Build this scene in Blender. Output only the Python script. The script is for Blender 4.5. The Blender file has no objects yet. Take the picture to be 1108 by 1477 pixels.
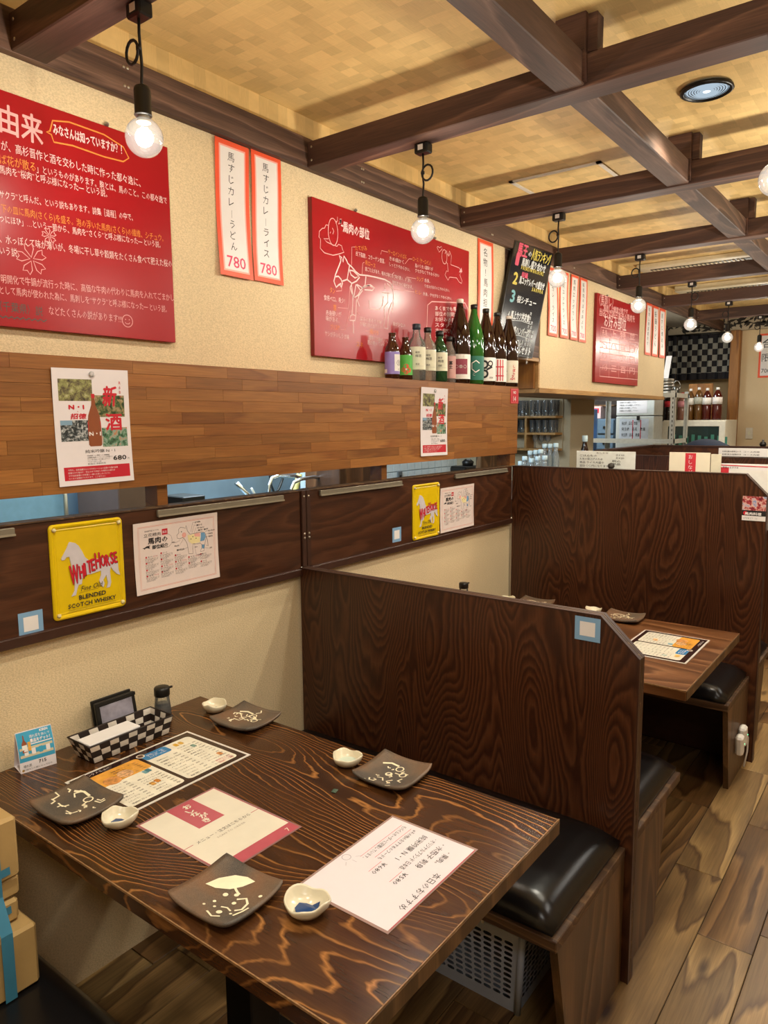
import bpy, bmesh, math, random
from mathutils import Vector, Matrix
random.seed(7)
SC = bpy.context.scene
COL = SC.collection
PI = math.pi

# ---------------------------------------------------------------- camera
FPX = 1049.24
CR = (0.797610575, 0.603128794, -0.007282017)      # right
CD = (0.070127316, -0.104717671, -0.992026395)     # down
CF = (-0.599082239, 0.790740076, -0.125819725)     # forward
CP = Vector((1.797, 0.0, 1.56))
cam = bpy.data.objects.new('camera', bpy.data.cameras.new('camera'))
COL.objects.link(cam)
cam.matrix_world = Matrix(((CR[0], -CD[0], -CF[0], CP.x), (CR[1], -CD[1], -CF[1], CP.y), (CR[2], -CD[2], -CF[2], CP.z), (0, 0, 0, 1)))
cam.data.sensor_fit = 'HORIZONTAL'
cam.data.sensor_width = 36.0
cam.data.lens = FPX / 1108 * 36
cam.data.clip_start = 0.02
SC.camera = cam

# ---------------------------------------------------------------- world, exposure
w = bpy.data.worlds.new('world'); SC.world = w; w.use_nodes = True
w.node_tree.nodes['Background'].inputs[0].default_value = (0.9, 0.85, 0.75, 1)
w.node_tree.nodes['Background'].inputs[1].default_value = 0.15
SC.view_settings.view_transform = 'Standard'
SC.view_settings.look = 'None'
SC.view_settings.gamma = 1.0
SC.view_settings.use_curve_mapping = False
SC.view_settings.exposure = 0.08
SC.cycles.use_denoising = True
SC.cycles.max_bounces = 8
SC.cycles.diffuse_bounces = 4
SC.cycles.glossy_bounces = 3
SC.cycles.transmission_bounces = 6
SC.cycles.transparent_max_bounces = 12
SC.cycles.sample_clamp_indirect = 6.0
SC.cycles.caustics_reflective = False
SC.cycles.caustics_refractive = False

# ---------------------------------------------------------------- lamps of the room and an added fill
def lamp(name, kind, loc, energy, color, size=0.1, size_y=None, rot=(0, 0, 0), spot=None, shape=None, blend=0.4):
    d = bpy.data.lights.new(name, kind)
    d.energy = energy; d.color = color
    if kind == 'AREA':
        d.shape = shape or ('RECTANGLE' if size_y else 'DISK')
        d.size = size
        if size_y: d.size_y = size_y
    else:
        d.shadow_soft_size = size
    if kind == 'SPOT':
        d.spot_size = spot; d.spot_blend = blend
    o = bpy.data.objects.new(name, d); COL.objects.link(o)
    o.location = loc; o.rotation_euler = rot
    return o

E_BULB = 16.5
C_BULB = (1.0, 0.92, 0.78)
C_DOWN = (1.0, 0.96, 0.80)
# recessed downlights over the aisle (one in view, its neighbours beyond the frame)
for (lx, ly) in ((1.10, 2.73), (1.10, 0.45), (1.10, -1.3), (1.10, 4.95), (1.10, 7.0)):
    lamp('downlight_lamp', 'SPOT', (lx, ly, 2.60), 66, C_DOWN, 0.06, spot=2.0, blend=0.7)
# unseen area lights added as general fill, beyond the right edge of the frame
for (lx, ly) in ((2.9, -0.6), (2.9, 2.2), (2.9, 5.2)):
    lamp('added_fill_light', 'AREA', (lx, ly, 2.62), 20, (1.0, 0.96, 0.88), 1.1, 0.35)
# cold kitchen tubes behind the hatch
lamp('kitchen_tube', 'AREA', (-1.0, 2.0, 2.35), 130, (0.72, 0.88, 1.0), 0.9, 2.6)
lamp('kitchen_tube', 'AREA', (-1.2, 6.2, 2.5), 80, (0.85, 0.93, 1.0), 0.8, 1.6)

# ---------------------------------------------------------------- helpers
def ray(px, py):
    a = (px - 554) / FPX; b = (py - 738.5) / FPX
    return Vector([CR[i] * a + CD[i] * b + CF[i] for i in range(3)])
def P(px, py, x=None, y=None, z=None):
    """point of a real plane (x=, y= or z= constant) seen at a photo pixel"""
    d = ray(px, py)
    t = (x - CP.x) / d.x if x is not None else (y - CP.y) / d.y if y is not None else (z - CP.z) / d.z
    return CP + d * t

def lin(c):
    if isinstance(c, str):
        c = tuple(int(c[i:i + 2], 16) / 255 for i in (0, 2, 4))
    return tuple((v / 12.92 if v <= 0.04045 else ((v + 0.055) / 1.055) ** 2.4) for v in c) + (1,)

class NT:
    def __init__(s, name):
        s.m = bpy.data.materials.new(name); s.m.use_nodes = True
        s.t = s.m.node_tree; s.n = s.t.nodes; s.b = s.n['Principled BSDF']; s.out = s.n['Material Output']
    def new(s, t, **k):
        nd = s.n.new(t)
        for a, v in k.items(): setattr(nd, a, v)
        return nd
    def link(s, a, b): s.t.links.new(a, b)
    def pos(s, rnd=False):
        g = s.new('ShaderNodeNewGeometry')
        if not rnd: return g.outputs['Position']
        o = s.new('ShaderNodeObjectInfo')
        v = s.new('ShaderNodeVectorMath', operation='SCALE'); v.inputs[0].default_value = (37.1, 53.7, 71.3)
        s.link(o.outputs['Random'], v.inputs['Scale'])
        a = s.new('ShaderNodeVectorMath', operation='ADD')
        s.link(g.outputs['Position'], a.inputs[0]); s.link(v.outputs[0], a.inputs[1])
        return a.outputs[0]
    def map(s, vec, scale=(1, 1, 1), rot=(0, 0, 0), loc=(0, 0, 0)):
        m = s.new('ShaderNodeMapping'); m.inputs['Scale'].default_value = scale; m.inputs['Rotation'].default_value = rot; m.inputs['Location'].default_value = loc
        s.link(vec, m.inputs['Vector']); return m.outputs[0]
    def noise(s, vec, scale, detail=2, rough=0.5, dist=0.0):
        n = s.new('ShaderNodeTexNoise'); n.inputs['Scale'].default_value = scale; n.inputs['Detail'].default_value = detail
        n.inputs['Roughness'].default_value = rough; n.inputs['Distortion'].default_value = dist
        s.link(vec, n.inputs['Vector']); return n.outputs['Fac']
    def math(s, op, a, b=None, clamp=False):
        m = s.new('ShaderNodeMath', operation=op); m.use_clamp = clamp
        for i, v in enumerate((a, b)):
            if v is None: continue
            if isinstance(v, (int, float)): m.inputs[i].default_value = v
            else: s.link(v, m.inputs[i])
        return m.outputs[0]
    def ramp(s, fac, stops, interp='LINEAR'):
        r = s.new('ShaderNodeValToRGB'); r.color_ramp.interpolation = interp
        e = r.color_ramp.elements
        while len(e) < len(stops): e.new(0.5)
        for i, (p_, c) in enumerate(stops):
            e[i].position = p_; e[i].color = c if len(c) == 4 else lin(c)
        s.link(fac, r.inputs[0]); return r.outputs[0]
    def mix(s, fac, a, b, mode='MIX'):
        m = s.new('ShaderNodeMix', data_type='RGBA', blend_type=mode)
        for sock, v in ((m.inputs[0], fac), (m.inputs[6], a), (m.inputs[7], b)):
            if isinstance(v, (int, float)): sock.default_value = v
            elif isinstance(v, tuple): sock.default_value = v
            else: s.link(v, sock)
        return m.outputs[2]
    def bump(s, h, strength=0.3, dist=0.001):
        b = s.new('ShaderNodeBump'); b.inputs['Strength'].default_value = strength; b.inputs['Distance'].default_value = dist
        s.link(h, b.inputs['Height']); s.link(b.outputs[0], s.b.inputs['Normal'])
    def base(s, v):
        if isinstance(v, tuple): s.b.inputs['Base Color'].default_value = v
        else: s.link(v, s.b.inputs['Base Color'])
    def set(s, rough=0.5, metal=0.0, spec=0.5, coat=0.0, trans=0.0, ior=1.45, alpha=1.0):
        i = s.b.inputs
        i['Roughness'].default_value = rough; i['Metallic'].default_value = metal; i['Specular IOR Level'].default_value = spec
        i['Coat Weight'].default_value = coat; i['Coat Roughness'].default_value = 0.08
        i['Transmission Weight'].default_value = trans; i['IOR'].default_value = ior; i['Alpha'].default_value = alpha

_mc = {}
def plain(name, c, rough=0.5, metal=0.0, var=0.06, scale=30, spec=0.5, coat=0.0, bump=0.0, bscale=200):
    """flat colour with a faint procedural mottling"""
    if name in _mc: return _mc[name]
    t = NT(name); c = lin(c)
    f = t.noise(t.pos(), scale, 3)
    d = tuple(max(0, v * (1 - var)) for v in c[:3]) + (1,); l = tuple(min(1, v * (1 + var)) for v in c[:3]) + (1,)
    t.base(t.ramp(f, [(0.3, d), (0.7, l)])); t.set(rough, metal, spec, coat)
    if bump: t.bump(t.noise(t.pos(), bscale, 2), bump, 0.0006)
    _mc[name] = t.m; return t.m

def wood(name, dark, base, line, axis='x', scale=2.2, stretch=7, freq=9, rough=0.35, fibre=0.25, rnd=False, width=0.30, coat=0.0, knots=False, bump=0.15, var=None, seed=0, mod=False):
    """figured wood: contour lines of a stretched noise, plus fine fibres along the grain"""
    t = NT(name); p_ = t.pos(rnd)
    sc = [1, 1, 1]; sc['xyz'.index(axis)] = 1 / stretch
    v = t.map(p_, tuple(sc), loc=(seed, seed * 1.7, seed * 0.6))
    n = t.noise(v, scale, 1.5, 0.45, 0.35)
    warp = t.noise(v, scale * 11, 2, 0.55)
    k = t.math('ADD', t.math('MULTIPLY', n, freq), t.math('MULTIPLY', warp, 0.9 if freq > 20 else 0.55))
    fr = t.math('FRACT', k)
    col = t.ramp(fr, [(0.0, line), (width * 0.35, base), (0.62, dark), (1 - width * 0.4, dark), (1.0, line)])
    if mod:     # the light earlywood lines come and go
        mo = t.noise(t.map(p_, tuple(sc), loc=(7, 3, 1)), scale * 3.0, 3)
        col = t.mix(t.ramp(mo, [(0.38, (0.75, 0.75, 0.75, 1)), (0.62, (0.05, 0.05, 0.05, 1))]), col, lin(base))
    fs = [scale * 90] * 3; fs['xyz'.index(axis)] = scale * 3
    fb = t.noise(t.map(p_, tuple(fs)), 1.0, 2, 0.6)
    lo = tuple([1 - fibre] * 3) + (1,); hi = tuple([1 + fibre * 0.5] * 3) + (1,)
    col = t.mix(1.0, col, t.ramp(fb, [(0.3, lo), (0.7, hi)]), 'MULTIPLY')
    big = t.noise(t.map(p_, tuple(sc)), scale * 0.5, 2)
    col = t.mix(1.0, col, t.ramp(big, [(0.3, (0.8, 0.8, 0.8, 1)), (0.7, (1.15, 1.12, 1.08, 1))]), 'MULTIPLY')
    if var:
        o = t.new('ShaderNodeObjectInfo')
        col = t.mix(1.0, col, t.ramp(o.outputs['Random'], var), 'MULTIPLY')
    if knots:
        vo = t.new('ShaderNodeTexVoronoi'); vo.inputs['Scale'].default_value = 1.0
        ks = [5.5] * 3; ks['xyz'.index(axis)] = 1.7
        t.link(t.map(p_, tuple(ks), loc=(3.1, 5.2, 1.7)), vo.inputs['Vector'])
        kf = t.ramp(vo.outputs['Distance'], [(0.03, (1, 1, 1, 1)), (0.11, (0, 0, 0, 1))])
        col = t.mix(kf, col, lin('2a1610'))
    t.base(col); t.set(rough, coat=coat)
    t.bump(t.math('ADD', fb, fr), bump, 0.0006)
    return t.m

def glassy(name, tint, alpha=0.25, rough=0.03):
    """cheap thin glass: tinted transparency under a glossy coat"""
    t = NT(name)
    tr = t.new('ShaderNodeBsdfTransparent'); tr.inputs[0].default_value = lin(tint)
    gl = t.new('ShaderNodeBsdfGlossy'); gl.inputs['Roughness'].default_value = rough
    fr = t.new('ShaderNodeFresnel'); fr.inputs[0].default_value = 1.45
    f = t.math('ADD', fr.outputs[0], alpha * 0.15, True)
    mx = t.new('ShaderNodeMixShader'); t.link(f, mx.inputs[0]); t.link(tr.outputs[0], mx.inputs[1]); t.link(gl.outputs[0], mx.inputs[2])
    mx2 = t.new('ShaderNodeMixShader'); mx2.inputs[0].default_value = alpha
    t.base(lin(tint)); t.set(0.1)
    t.link(mx.outputs[0], mx2.inputs[1]); t.link(t.b.outputs[0], mx2.inputs[2]); t.link(mx2.outputs[0], t.out.inputs[0])
    return t.m

def glow(name, c, strength, alpha=1.0):
    t = NT(name)
    em = t.new('ShaderNodeEmission'); em.inputs[0].default_value = lin(c); em.inputs[1].default_value = strength
    if alpha < 1:
        tr = t.new('ShaderNodeBsdfTransparent'); mx = t.new('ShaderNodeMixShader'); mx.inputs[0].default_value = alpha
        gl = t.new('ShaderNodeBsdfGlossy'); gl.inputs['Roughness'].default_value = 0.03
        mx2 = t.new('ShaderNodeMixShader'); lw = t.new('ShaderNodeLayerWeight'); lw.inputs[0].default_value = 0.25
        t.link(tr.outputs[0], mx.inputs[1]); t.link(em.outputs[0], mx.inputs[2])
        t.link(lw.outputs['Facing'], mx2.inputs[0]); t.link(mx.outputs[0], mx2.inputs[1]); t.link(gl.outputs[0], mx2.inputs[2])
        t.link(mx2.outputs[0], t.out.inputs[0])
    else:
        t.link(em.outputs[0], t.out.inputs[0])
    t.m.cycles.emission_sampling = 'NONE'
    return t.m

class MB:
    """collects shapes (world coordinates) and builds ONE mesh object"""
    def __init__(s): s.v = []; s.f = []; s.mi = []; s.mats = []; s.sm = []; s.cur = 0; s.smooth = False
    def use(s, m, smooth=None):
        if m not in s.mats: s.mats.append(m)
        s.cur = s.mats.index(m)
        if smooth is not None: s.smooth = smooth
        return s
    def add(s, vs, fs, smooth=None):
        b = len(s.v); s.v += [tuple(v) for v in vs]
        for f in fs:
            s.f.append(tuple(b + i for i in f)); s.mi.append(s.cur); s.sm.append(s.smooth if smooth is None else smooth)
        return s
    def box(s, x0, x1, y0, y1, z0, z1, ch=0.0):
        return s.obox(Vector(((x0 + x1) / 2, (y0 + y1) / 2, (z0 + z1) / 2)), (1, 0, 0), (0, 1, 0), (0, 0, 1), abs(x1 - x0), abs(y1 - y0), abs(z1 - z0), ch)
    def obox(s, c, U, V_, N, a, b, h, ch=0.0):
        c = Vector(c); U = Vector(U).normalized(); V_ = Vector(V_).normalized(); N = Vector(N).normalized()
        a, b, h = a / 2, b / 2, h / 2
        if ch <= 0:
            vs = [c + U * (a * i) + V_ * (b * j) + N * (h * k) for k in (-1, 1) for j in (-1, 1) for i in (-1, 1)]
            fs = [(0, 2, 3, 1), (4, 5, 7, 6), (0, 1, 5, 4), (2, 6, 7, 3), (0, 4, 6, 2), (1, 3, 7, 5)]
            return s.add(vs, fs, False)
        ch = min(ch, a * .9, b * .9, h * .9)
        vs = []; idx = {}
        for k in (-1, 1):
            for j in (-1, 1):
                for i in (-1, 1):
                    for ax in range(3):
                        o = [a - ch, b - ch, h - ch]; o[ax] += ch
                        idx[(i, j, k, ax)] = len(vs)
                        vs.append(c + U * (o[0] * i) + V_ * (o[1] * j) + N * (o[2] * k))
        fs = []
        for k in (-1, 1):
            q = [idx[(-1, -1, k, 2)], idx[(1, -1, k, 2)], idx[(1, 1, k, 2)], idx[(-1, 1, k, 2)]]; fs.append(q if k > 0 else q[::-1])
            q = [idx[(-1, k, -1, 1)], idx[(-1, k, 1, 1)], idx[(1, k, 1, 1)], idx[(1, k, -1, 1)]]; fs.append(q if k > 0 else q[::-1])
            q = [idx[(k, -1, -1, 0)], idx[(k, 1, -1, 0)], idx[(k, 1, 1, 0)], idx[(k, -1, 1, 0)]]; fs.append(q if k > 0 else q[::-1])
        for p_ in (-1, 1):
            for q_ in (-1, 1):
                for (e, A, B) in ((0, 1, 2), (1, 0, 2), (2, 0, 1)):
                    def key(t_, ax):
                        d = [0, 0, 0]; d[e] = t_; d[A] = p_; d[B] = q_; return idx[(d[0], d[1], d[2], ax)]
                    fs.append([key(-1, A), key(1, A), key(1, B), key(-1, B)])
        for k in (-1, 1):
            for j in (-1, 1):
                for i in (-1, 1): fs.append([idx[(i, j, k, 0)], idx[(i, j, k, 1)], idx[(i, j, k, 2)]])
        return s.add(vs, fs, False)
    def prism(s, pts, off):
        off = Vector(off); pts = [Vector(p_) for p_ in pts]; n = len(pts)
        vs = pts + [p_ + off for p_ in pts]
        fs = [tuple(range(n))[::-1], tuple(range(n, 2 * n))] + [(i, (i + 1) % n, n + (i + 1) % n, n + i) for i in range(n)]
        return s.add(vs, fs, False)
    def tube(s, pts, r, seg=8, closed=False):
        pts = [Vector(p_) for p_ in pts]; n = len(pts); rings = []
        rr = r if isinstance(r, (list, tuple)) else [r] * n
        prev = None; vs = []
        for i, p_ in enumerate(pts):
            a = pts[(i - 1) % n] if (closed or i > 0) else p_; b = pts[(i + 1) % n] if (closed or i < n - 1) else p_
            t_ = (b - a).normalized()
            u = (prev - t_ * prev.dot(t_)) if prev is not None else t_.orthogonal()
            if u.length < 1e-6: u = t_.orthogonal()
            u.normalize(); prev = u; w_ = t_.cross(u)
            vs += [p_ + (u * math.cos(2 * PI * k / seg) + w_ * math.sin(2 * PI * k / seg)) * rr[i] for k in range(seg)]
        fs = []
        for i in range(n if closed else n - 1):
            a = i * seg; b = ((i + 1) % n) * seg
            fs += [(a + k, a + (k + 1) % seg, b + (k + 1) % seg, b + k) for k in range(seg)]
        if not closed: fs += [tuple(range(seg))[::-1], tuple(range((n - 1) * seg, n * seg))]
        return s.add(vs, fs, True)
    def lathe(s, prof, c, seg=20, axis=(0, 0, 1), cap=True, smooth=True):
        c = Vector(c); ax = Vector(axis).normalized(); u = Vector((1, 0, 0)) if abs(ax.z) > 0.9 else ax.orthogonal().normalized(); w_ = ax.cross(u)
        vs = []; n = len(prof)
        for (r, h) in prof:
            vs += [c + ax * h + (u * math.cos(2 * PI * k / seg) + w_ * math.sin(2 * PI * k / seg)) * r for k in range(seg)]
        fs = [(i * seg + k, i * seg + (k + 1) % seg, (i + 1) * seg + (k + 1) % seg, (i + 1) * seg + k) for i in range(n - 1) for k in range(seg)]
        if cap: fs += [tuple(range(seg))[::-1], tuple(range((n - 1) * seg, n * seg))]
        return s.add(vs, fs, smooth)
    def quad(s, a, b, c, d): return s.add([a, b, c, d], [(0, 1, 2, 3)], False)
    def build(s, name, parent=None, label=None, cat=None, group=None, kind=None, base=None):
        xs = [v[0] for v in s.v]; ys = [v[1] for v in s.v]; zs = [v[2] for v in s.v]
        if parent is not None: org = Vector((0, 0, 0)) + WL[parent]
        else: org = Vector(base) if base else Vector(((min(xs) + max(xs)) / 2, (min(ys) + max(ys)) / 2, min(zs)))
        me = bpy.data.meshes.new(name)
        me.from_pydata([(v[0] - org.x, v[1] - org.y, v[2] - org.z) for v in s.v], [], s.f)
        for m in s.mats: me.materials.append(m)
        me.polygons.foreach_set('material_index', s.mi); me.polygons.foreach_set('use_smooth', s.sm)
        me.update()
        o = bpy.data.objects.new(name, me); COL.objects.link(o)
        if parent is not None: o.parent = parent
        else: o.location = org
        WL[o] = org
        if label: o['label'] = label
        if cat: o['category'] = cat
        if group: o['group'] = group
        if kind: o['kind'] = kind
        return o
WL = {}     # world origin of every parent
def thing(name, label, cat, loc, group=None, kind=None):
    o = bpy.data.objects.new(name, None); COL.objects.link(o); o.location = loc; o.empty_display_size = 0.02
    if label: o['label'] = label
    if cat: o['category'] = cat
    if group: o['group'] = group
    if kind: o['kind'] = kind
    WL[o] = Vector(loc); return o
def copy_thing(o, delta, label=None):
    """obj.copy() of a thing, its parts and sub-parts, moved by delta"""
    def rec(a, par):
        c = a.copy(); COL.objects.link(c); c.parent = par; WL[c] = WL[a] + Vector(delta)
        for ch in list(a.children): rec(ch, c)
        return c
    r = rec(o, None); r.location = Vector(o.location) + Vector(delta)
    if label: r['label'] = label
    return r

# ---------------------------------------------------------------- lettering
_tc = {}
def glyphs(st):
    if st in _tc: return _tc[st]
    c = bpy.data.curves.new('t', 'FONT'); c.body = st; c.resolution_u = 2 if len(st) < 12 and st.isascii() else 1
    o = bpy.data.objects.new('t', c); me = o.to_mesh()
    vs = [(v.co.x, v.co.y) for v in me.vertices]; fs = [tuple(p_.vertices) for p_ in me.polygons]
    o.to_mesh_clear(); bpy.data.objects.remove(o); bpy.data.curves.remove(c)
    _tc[st] = (vs, fs); return _tc[st]

class Sheet:
    """draws on a surface: pt(u, v, h) maps metres on the sheet to space"""
    def __init__(s, pt, parent, step=0.00025):
        s.pt = pt; s.parent = parent; s.mb = {}; s.step = step; s.maxseg = 0
    def m(s, mat, part):
        k = part
        if k not in s.mb: s.mb[k] = MB()
        return s.mb[k].use(mat)
    def poly(s, pts, mat, lay=1, part='artwork', nu=1):
        mb = s.m(mat, part)
        if nu > 1 and len(pts) == 4:
            (a, b, c, d) = pts
            for i in range(nu):
                t0, t1 = i / nu, (i + 1) / nu
                L = lambda p_, q_, t_: (p_[0] + (q_[0] - p_[0]) * t_, p_[1] + (q_[1] - p_[1]) * t_)
                mb.quad(*[s.pt(*q_, lay * s.step) for q_ in (L(a, b, t0), L(a, b, t1), L(d, c, t1), L(d, c, t0))])
            return
        mb.add([s.pt(u, v, lay * s.step) for u, v in pts], [tuple(range(len(pts)))], False)
    def rect(s, u0, v0, u1, v1, mat, lay=1, part='artwork', nu=1):
        s.poly([(u0, v0), (u1, v0), (u1, v1), (u0, v1)], mat, lay, part, nu)
    def rrect(s, u0, v0, u1, v1, r, mat, lay=1, part='artwork'):
        pts = []
        for (cx, cy, a0) in ((u1 - r, v1 - r, 0), (u0 + r, v1 - r, 90), (u0 + r, v0 + r, 180), (u1 - r, v0 + r, 270)):
            pts += [(cx + r * math.cos(math.radians(a0 + k * 22.5)), cy + r * math.sin(math.radians(a0 + k * 22.5))) for k in range(5)]
        s.poly(pts, mat, lay, part)
    def disc(s, u, v, r, mat, lay=1, part='artwork', seg=14, ry=None):
        ry = ry or r
        s.poly([(u + r * math.cos(2 * PI * k / seg), v + ry * math.sin(2 * PI * k / seg)) for k in range(seg)], mat, lay, part)
    def ring(s, u, v, r, w_, mat, lay=1, part='artwork', ry=None, seg=20):
        ry = ry or r
        s.line([(u + r * math.cos(2 * PI * k / seg), v + ry * math.sin(2 * PI * k / seg)) for k in range(seg)], w_, mat, lay, part, True)
    def line(s, pts, w_, mat, lay=2, part='artwork', closed=False):
        mb = s.m(mat, part)
        if s.maxseg:
            q_ = []
            for a, b in zip(pts, pts[1:] + ([pts[0]] if closed else [])):
                k_ = max(1, int(math.hypot(b[0] - a[0], b[1] - a[1]) / s.maxseg)); q_ += [(a[0] + (b[0] - a[0]) * i / k_, a[1] + (b[1] - a[1]) * i / k_) for i in range(k_)]
            if not closed: q_.append(pts[-1])
            pts = q_
        n = len(pts); h = w_ / 2; L = []; R = []
        for i in range(n):
            a = pts[(i - 1) % n] if (closed or i) else pts[i]; b = pts[(i + 1) % n] if (closed or i < n - 1) else pts[i]
            dx, dy = b[0] - a[0], b[1] - a[1]; l = math.hypot(dx, dy) or 1
            nx, ny = -dy / l * h, dx / l * h
            L.append((pts[i][0] + nx, pts[i][1] + ny)); R.append((pts[i][0] - nx, pts[i][1] - ny))
        vs = [s.pt(u, v, lay * s.step) for u, v in L + R]
        fs = [(n + i, n + (i + 1) % n, (i + 1) % n, i) for i in range(n if closed else n - 1)]
        mb.add(vs, fs, False)
    def text(s, st, u, v, h, mat, w_=None, rot=0.0, lay=3, part='lettering', shear=0.0, align='l', bold=0):
        """baseline starts at (u, v); h = letter height (em); w_ = width the line is fitted to; rot in radians"""
        vs, fs = glyphs(st)
        if not vs: return
        x0 = min(a for a, b in vs); x1 = max(a for a, b in vs); sx = h
        if w_: sx = w_ / max(x1 - x0, 1e-6)
        off = 0 if align == 'l' else -(x1 - x0) * sx / (2 if align == 'c' else 1)
        c_, s_ = math.cos(rot), math.sin(rot); mb = s.m(mat, part)
        shifts = [(0, 0)] if not bold else [(-bold, 0), (bold, 0), (0, bold), (0, -bold)]
        for k, (ox, oy) in enumerate(shifts):
            out = []
            for a, b in vs:
                x = (a - x0) * sx + off + shear * b * h + ox; y = b * h + oy
                out.append(s.pt(u + x * c_ - y * s_, v + x * s_ + y * c_, (lay + k * 0.15) * s.step))
            mb.add(out, fs, False)
    def vtext(s, st, u, v, h, mat, pitch=None, wob=0.0, part='lettering', lay=3, sx=1.0, bold=0):
        """vertical writing, one character under another, centred on u, starting below v"""
        pitch = pitch or h * 1.08; y = v
        for i, ch in enumerate(st):
            if ch == ' ': y -= pitch * 0.6; continue
            y -= pitch
            du = random.uniform(-wob, wob) * h; r = random.uniform(-wob, wob) * 0.6
            if ch in 'ー-〜': s.text('｜' if ch != '〜' else '｜', u + du, y + h * 0.05, h * 0.8, mat, align='c', part=part, lay=lay, rot=r, bold=bold)
            else: s.text(ch, u + du, y + h * 0.05, h, mat, align='c', part=part, lay=lay, rot=r, bold=bold)
    def done(s):
        for k, mb in s.mb.items():
            if mb.v: mb.build(k, s.parent)
def flat(org, U, V_, N):
    org = Vector(org); U = Vector(U); V_ = Vector(V_); N = Vector(N)
    return lambda u, v, h: org + U * u + V_ * v + N * h
def wall_pt(x, y0=0, z0=0): return flat((x, y0, z0), (0, 1, 0), (0, 0, 1), (1, 0, 0))

# ================================================================ materials of the room
def wallpaper(name, c, sc=330):
    t = NT(name); p_ = t.pos(); c = lin(c)
    v = t.map(p_, (sc, sc * 0.55, sc))
    n = t.noise(v, 1.0, 2, 0.6)
    big = t.noise(p_, 2.5, 3)
    d = tuple(x * 0.86 for x in c[:3]) + (1,); l = tuple(min(1, x * 1.08) for x in c[:3]) + (1,)
    col = t.ramp(n, [(0.35, d), (0.62, l)])
    col = t.mix(1.0, col, t.ramp(big, [(0.3, (0.94, 0.94, 0.93, 1)), (0.7, (1.04, 1.03, 1.0, 1))]), 'MULTIPLY')
    t.base(col); t.set(0.75, spec=0.25); t.bump(n, 0.8, 0.0018)
    return t.m
def ceiling_paper(name, c):
    t = NT(name); p_ = t.pos(); c = lin(c)
    ck = t.new('ShaderNodeTexChecker'); ck.inputs['Scale'].default_value = 22.0
    ck.inputs[1].default_value = (1, 1, 1, 1); ck.inputs[2].default_value = (0, 0, 0, 1)
    wob = t.noise(p_, 30, 1)
    t.link(t.map(p_, (1, 1, 0.001), loc=(0.013, 0.021, 0.5)), ck.inputs['Vector'])
    a = t.noise(t.map(p_, (420, 22, 40)), 1.0, 1); b = t.noise(t.map(p_, (22, 420, 40)), 1.0, 1)
    h = t.mix(ck.outputs['Fac'], a, b)
    d = tuple(x * 0.80 for x in c[:3]) + (1,); l = tuple(min(1, x * 1.07) for x in c[:3]) + (1,)
    sq = t.new('ShaderNodeTexVoronoi'); sq.inputs['Scale'].default_value = 22.0; sq.distance = 'CHEBYCHEV'; sq.inputs['Randomness'].default_value = 0.0
    t.link(t.map(p_, (1, 1, 0.001)), sq.inputs['Vector'])
    base_ = t.ramp(t.math('ADD', t.math('MULTIPLY', sq.outputs['Color'], 0.55), t.math('MULTIPLY', h, 0.45)), [(0.25, d), (0.75, l)])
    t.base(base_); t.set(0.6, spec=0.3); t.bump(h, 0.35, 0.0008)
    return t.m
M_WALL = wallpaper('beige_woven_wallpaper', 'DCC7A2')
M_CEIL = ceiling_paper('ochre_checked_ceiling_paper', 'DDBC7E')
M_BEAM = wood('brown_stained_beam_wood_x', '422b23', '563b30', '674a3c', 'x', 3.0, 9, 11, 0.62, 0.3, knots=True)
M_BEAMY = wood('brown_stained_beam_wood_y', '4a342a', '62483a', '75594a', 'y', 3.0, 9, 12, 0.62, 0.3, knots=True)
M_PART = wood('dark_red_brown_plywood', '371c10', '4e2c19', '56331f', 'z', 4.2, 4.0, 44, 0.30, 0.22, width=0.6, bump=0.1)
M_PARTH = wood('dark_brown_plywood_lengthwise', '412517', '4f2d1b', '573421', 'y', 3.0, 5.0, 24, 0.33, 0.22, width=0.5, bump=0.1)
M_TABLE = wood('dark_brown_figured_table_wood', '331d0e', '482b14', 'a5713c', 'x', 3.4, 3.4, 52, 0.25, 0.2, width=0.34, bump=0.1, mod=True)
M_TABLE2 = wood('mid_brown_table_wood', '5a371c', '7a5030', '8f6340', 'x', 2.4, 7, 18, 0.3, 0.2, width=0.3)
M_BENCH = wood('brown_bench_plywood', '4a3520', '664b30', '705438', 'z', 2.6, 6, 14, 0.4, 0.25)
M_EDGE = wood('worn_plywood_edge', '4a3423', '604730', '755a3e', 'x', 6, 12, 9, 0.5, 0.3)
M_TRIM = plain('dark_brown_trim', '3a2218', 0.4, var=0.15)
M_STAVE = wood('orange_brown_laminated_wood', '8F5C2C', '9E6A36', '824F25', 'y', 3.2, 11, 9, 0.36, 0.22, rnd=True, bump=0.08,
               var=[(0.0, (0.86, 0.83, 0.80, 1)), (0.3, (0.96, 0.95, 0.93, 1)), (0.7, (1.02, 1.01, 1.0, 1)), (1.0, (1.12, 1.11, 1.08, 1))])
M_PLANK = wood('rustic_floor_plank', '735a3a', '9E8056', '5a4128', 'y', 2.2, 6, 17, 0.36, 0.25, rnd=True, knots=True, bump=0.08,
               var=[(0.0, (0.66, 0.54, 0.44, 1)), (0.35, (0.92, 0.88, 0.80, 1)), (0.7, (1.2, 1.22, 1.16, 1)), (1.0, (1.45, 1.5, 1.4, 1))])
M_DARKGAP = plain('dark_joint', '1a0f09', 0.8)
M_BLACK = plain('black_plastic', '14120f', 0.4)
M_WHITE = plain('white_plastic', 'E8E4DC', 0.4)
M_STEEL = plain('brushed_steel', 'B4B6B4', 0.3, 0.9)
M_SCREW = plain('zinc_screw', 'B8B0A0', 0.35, 0.8)

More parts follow.
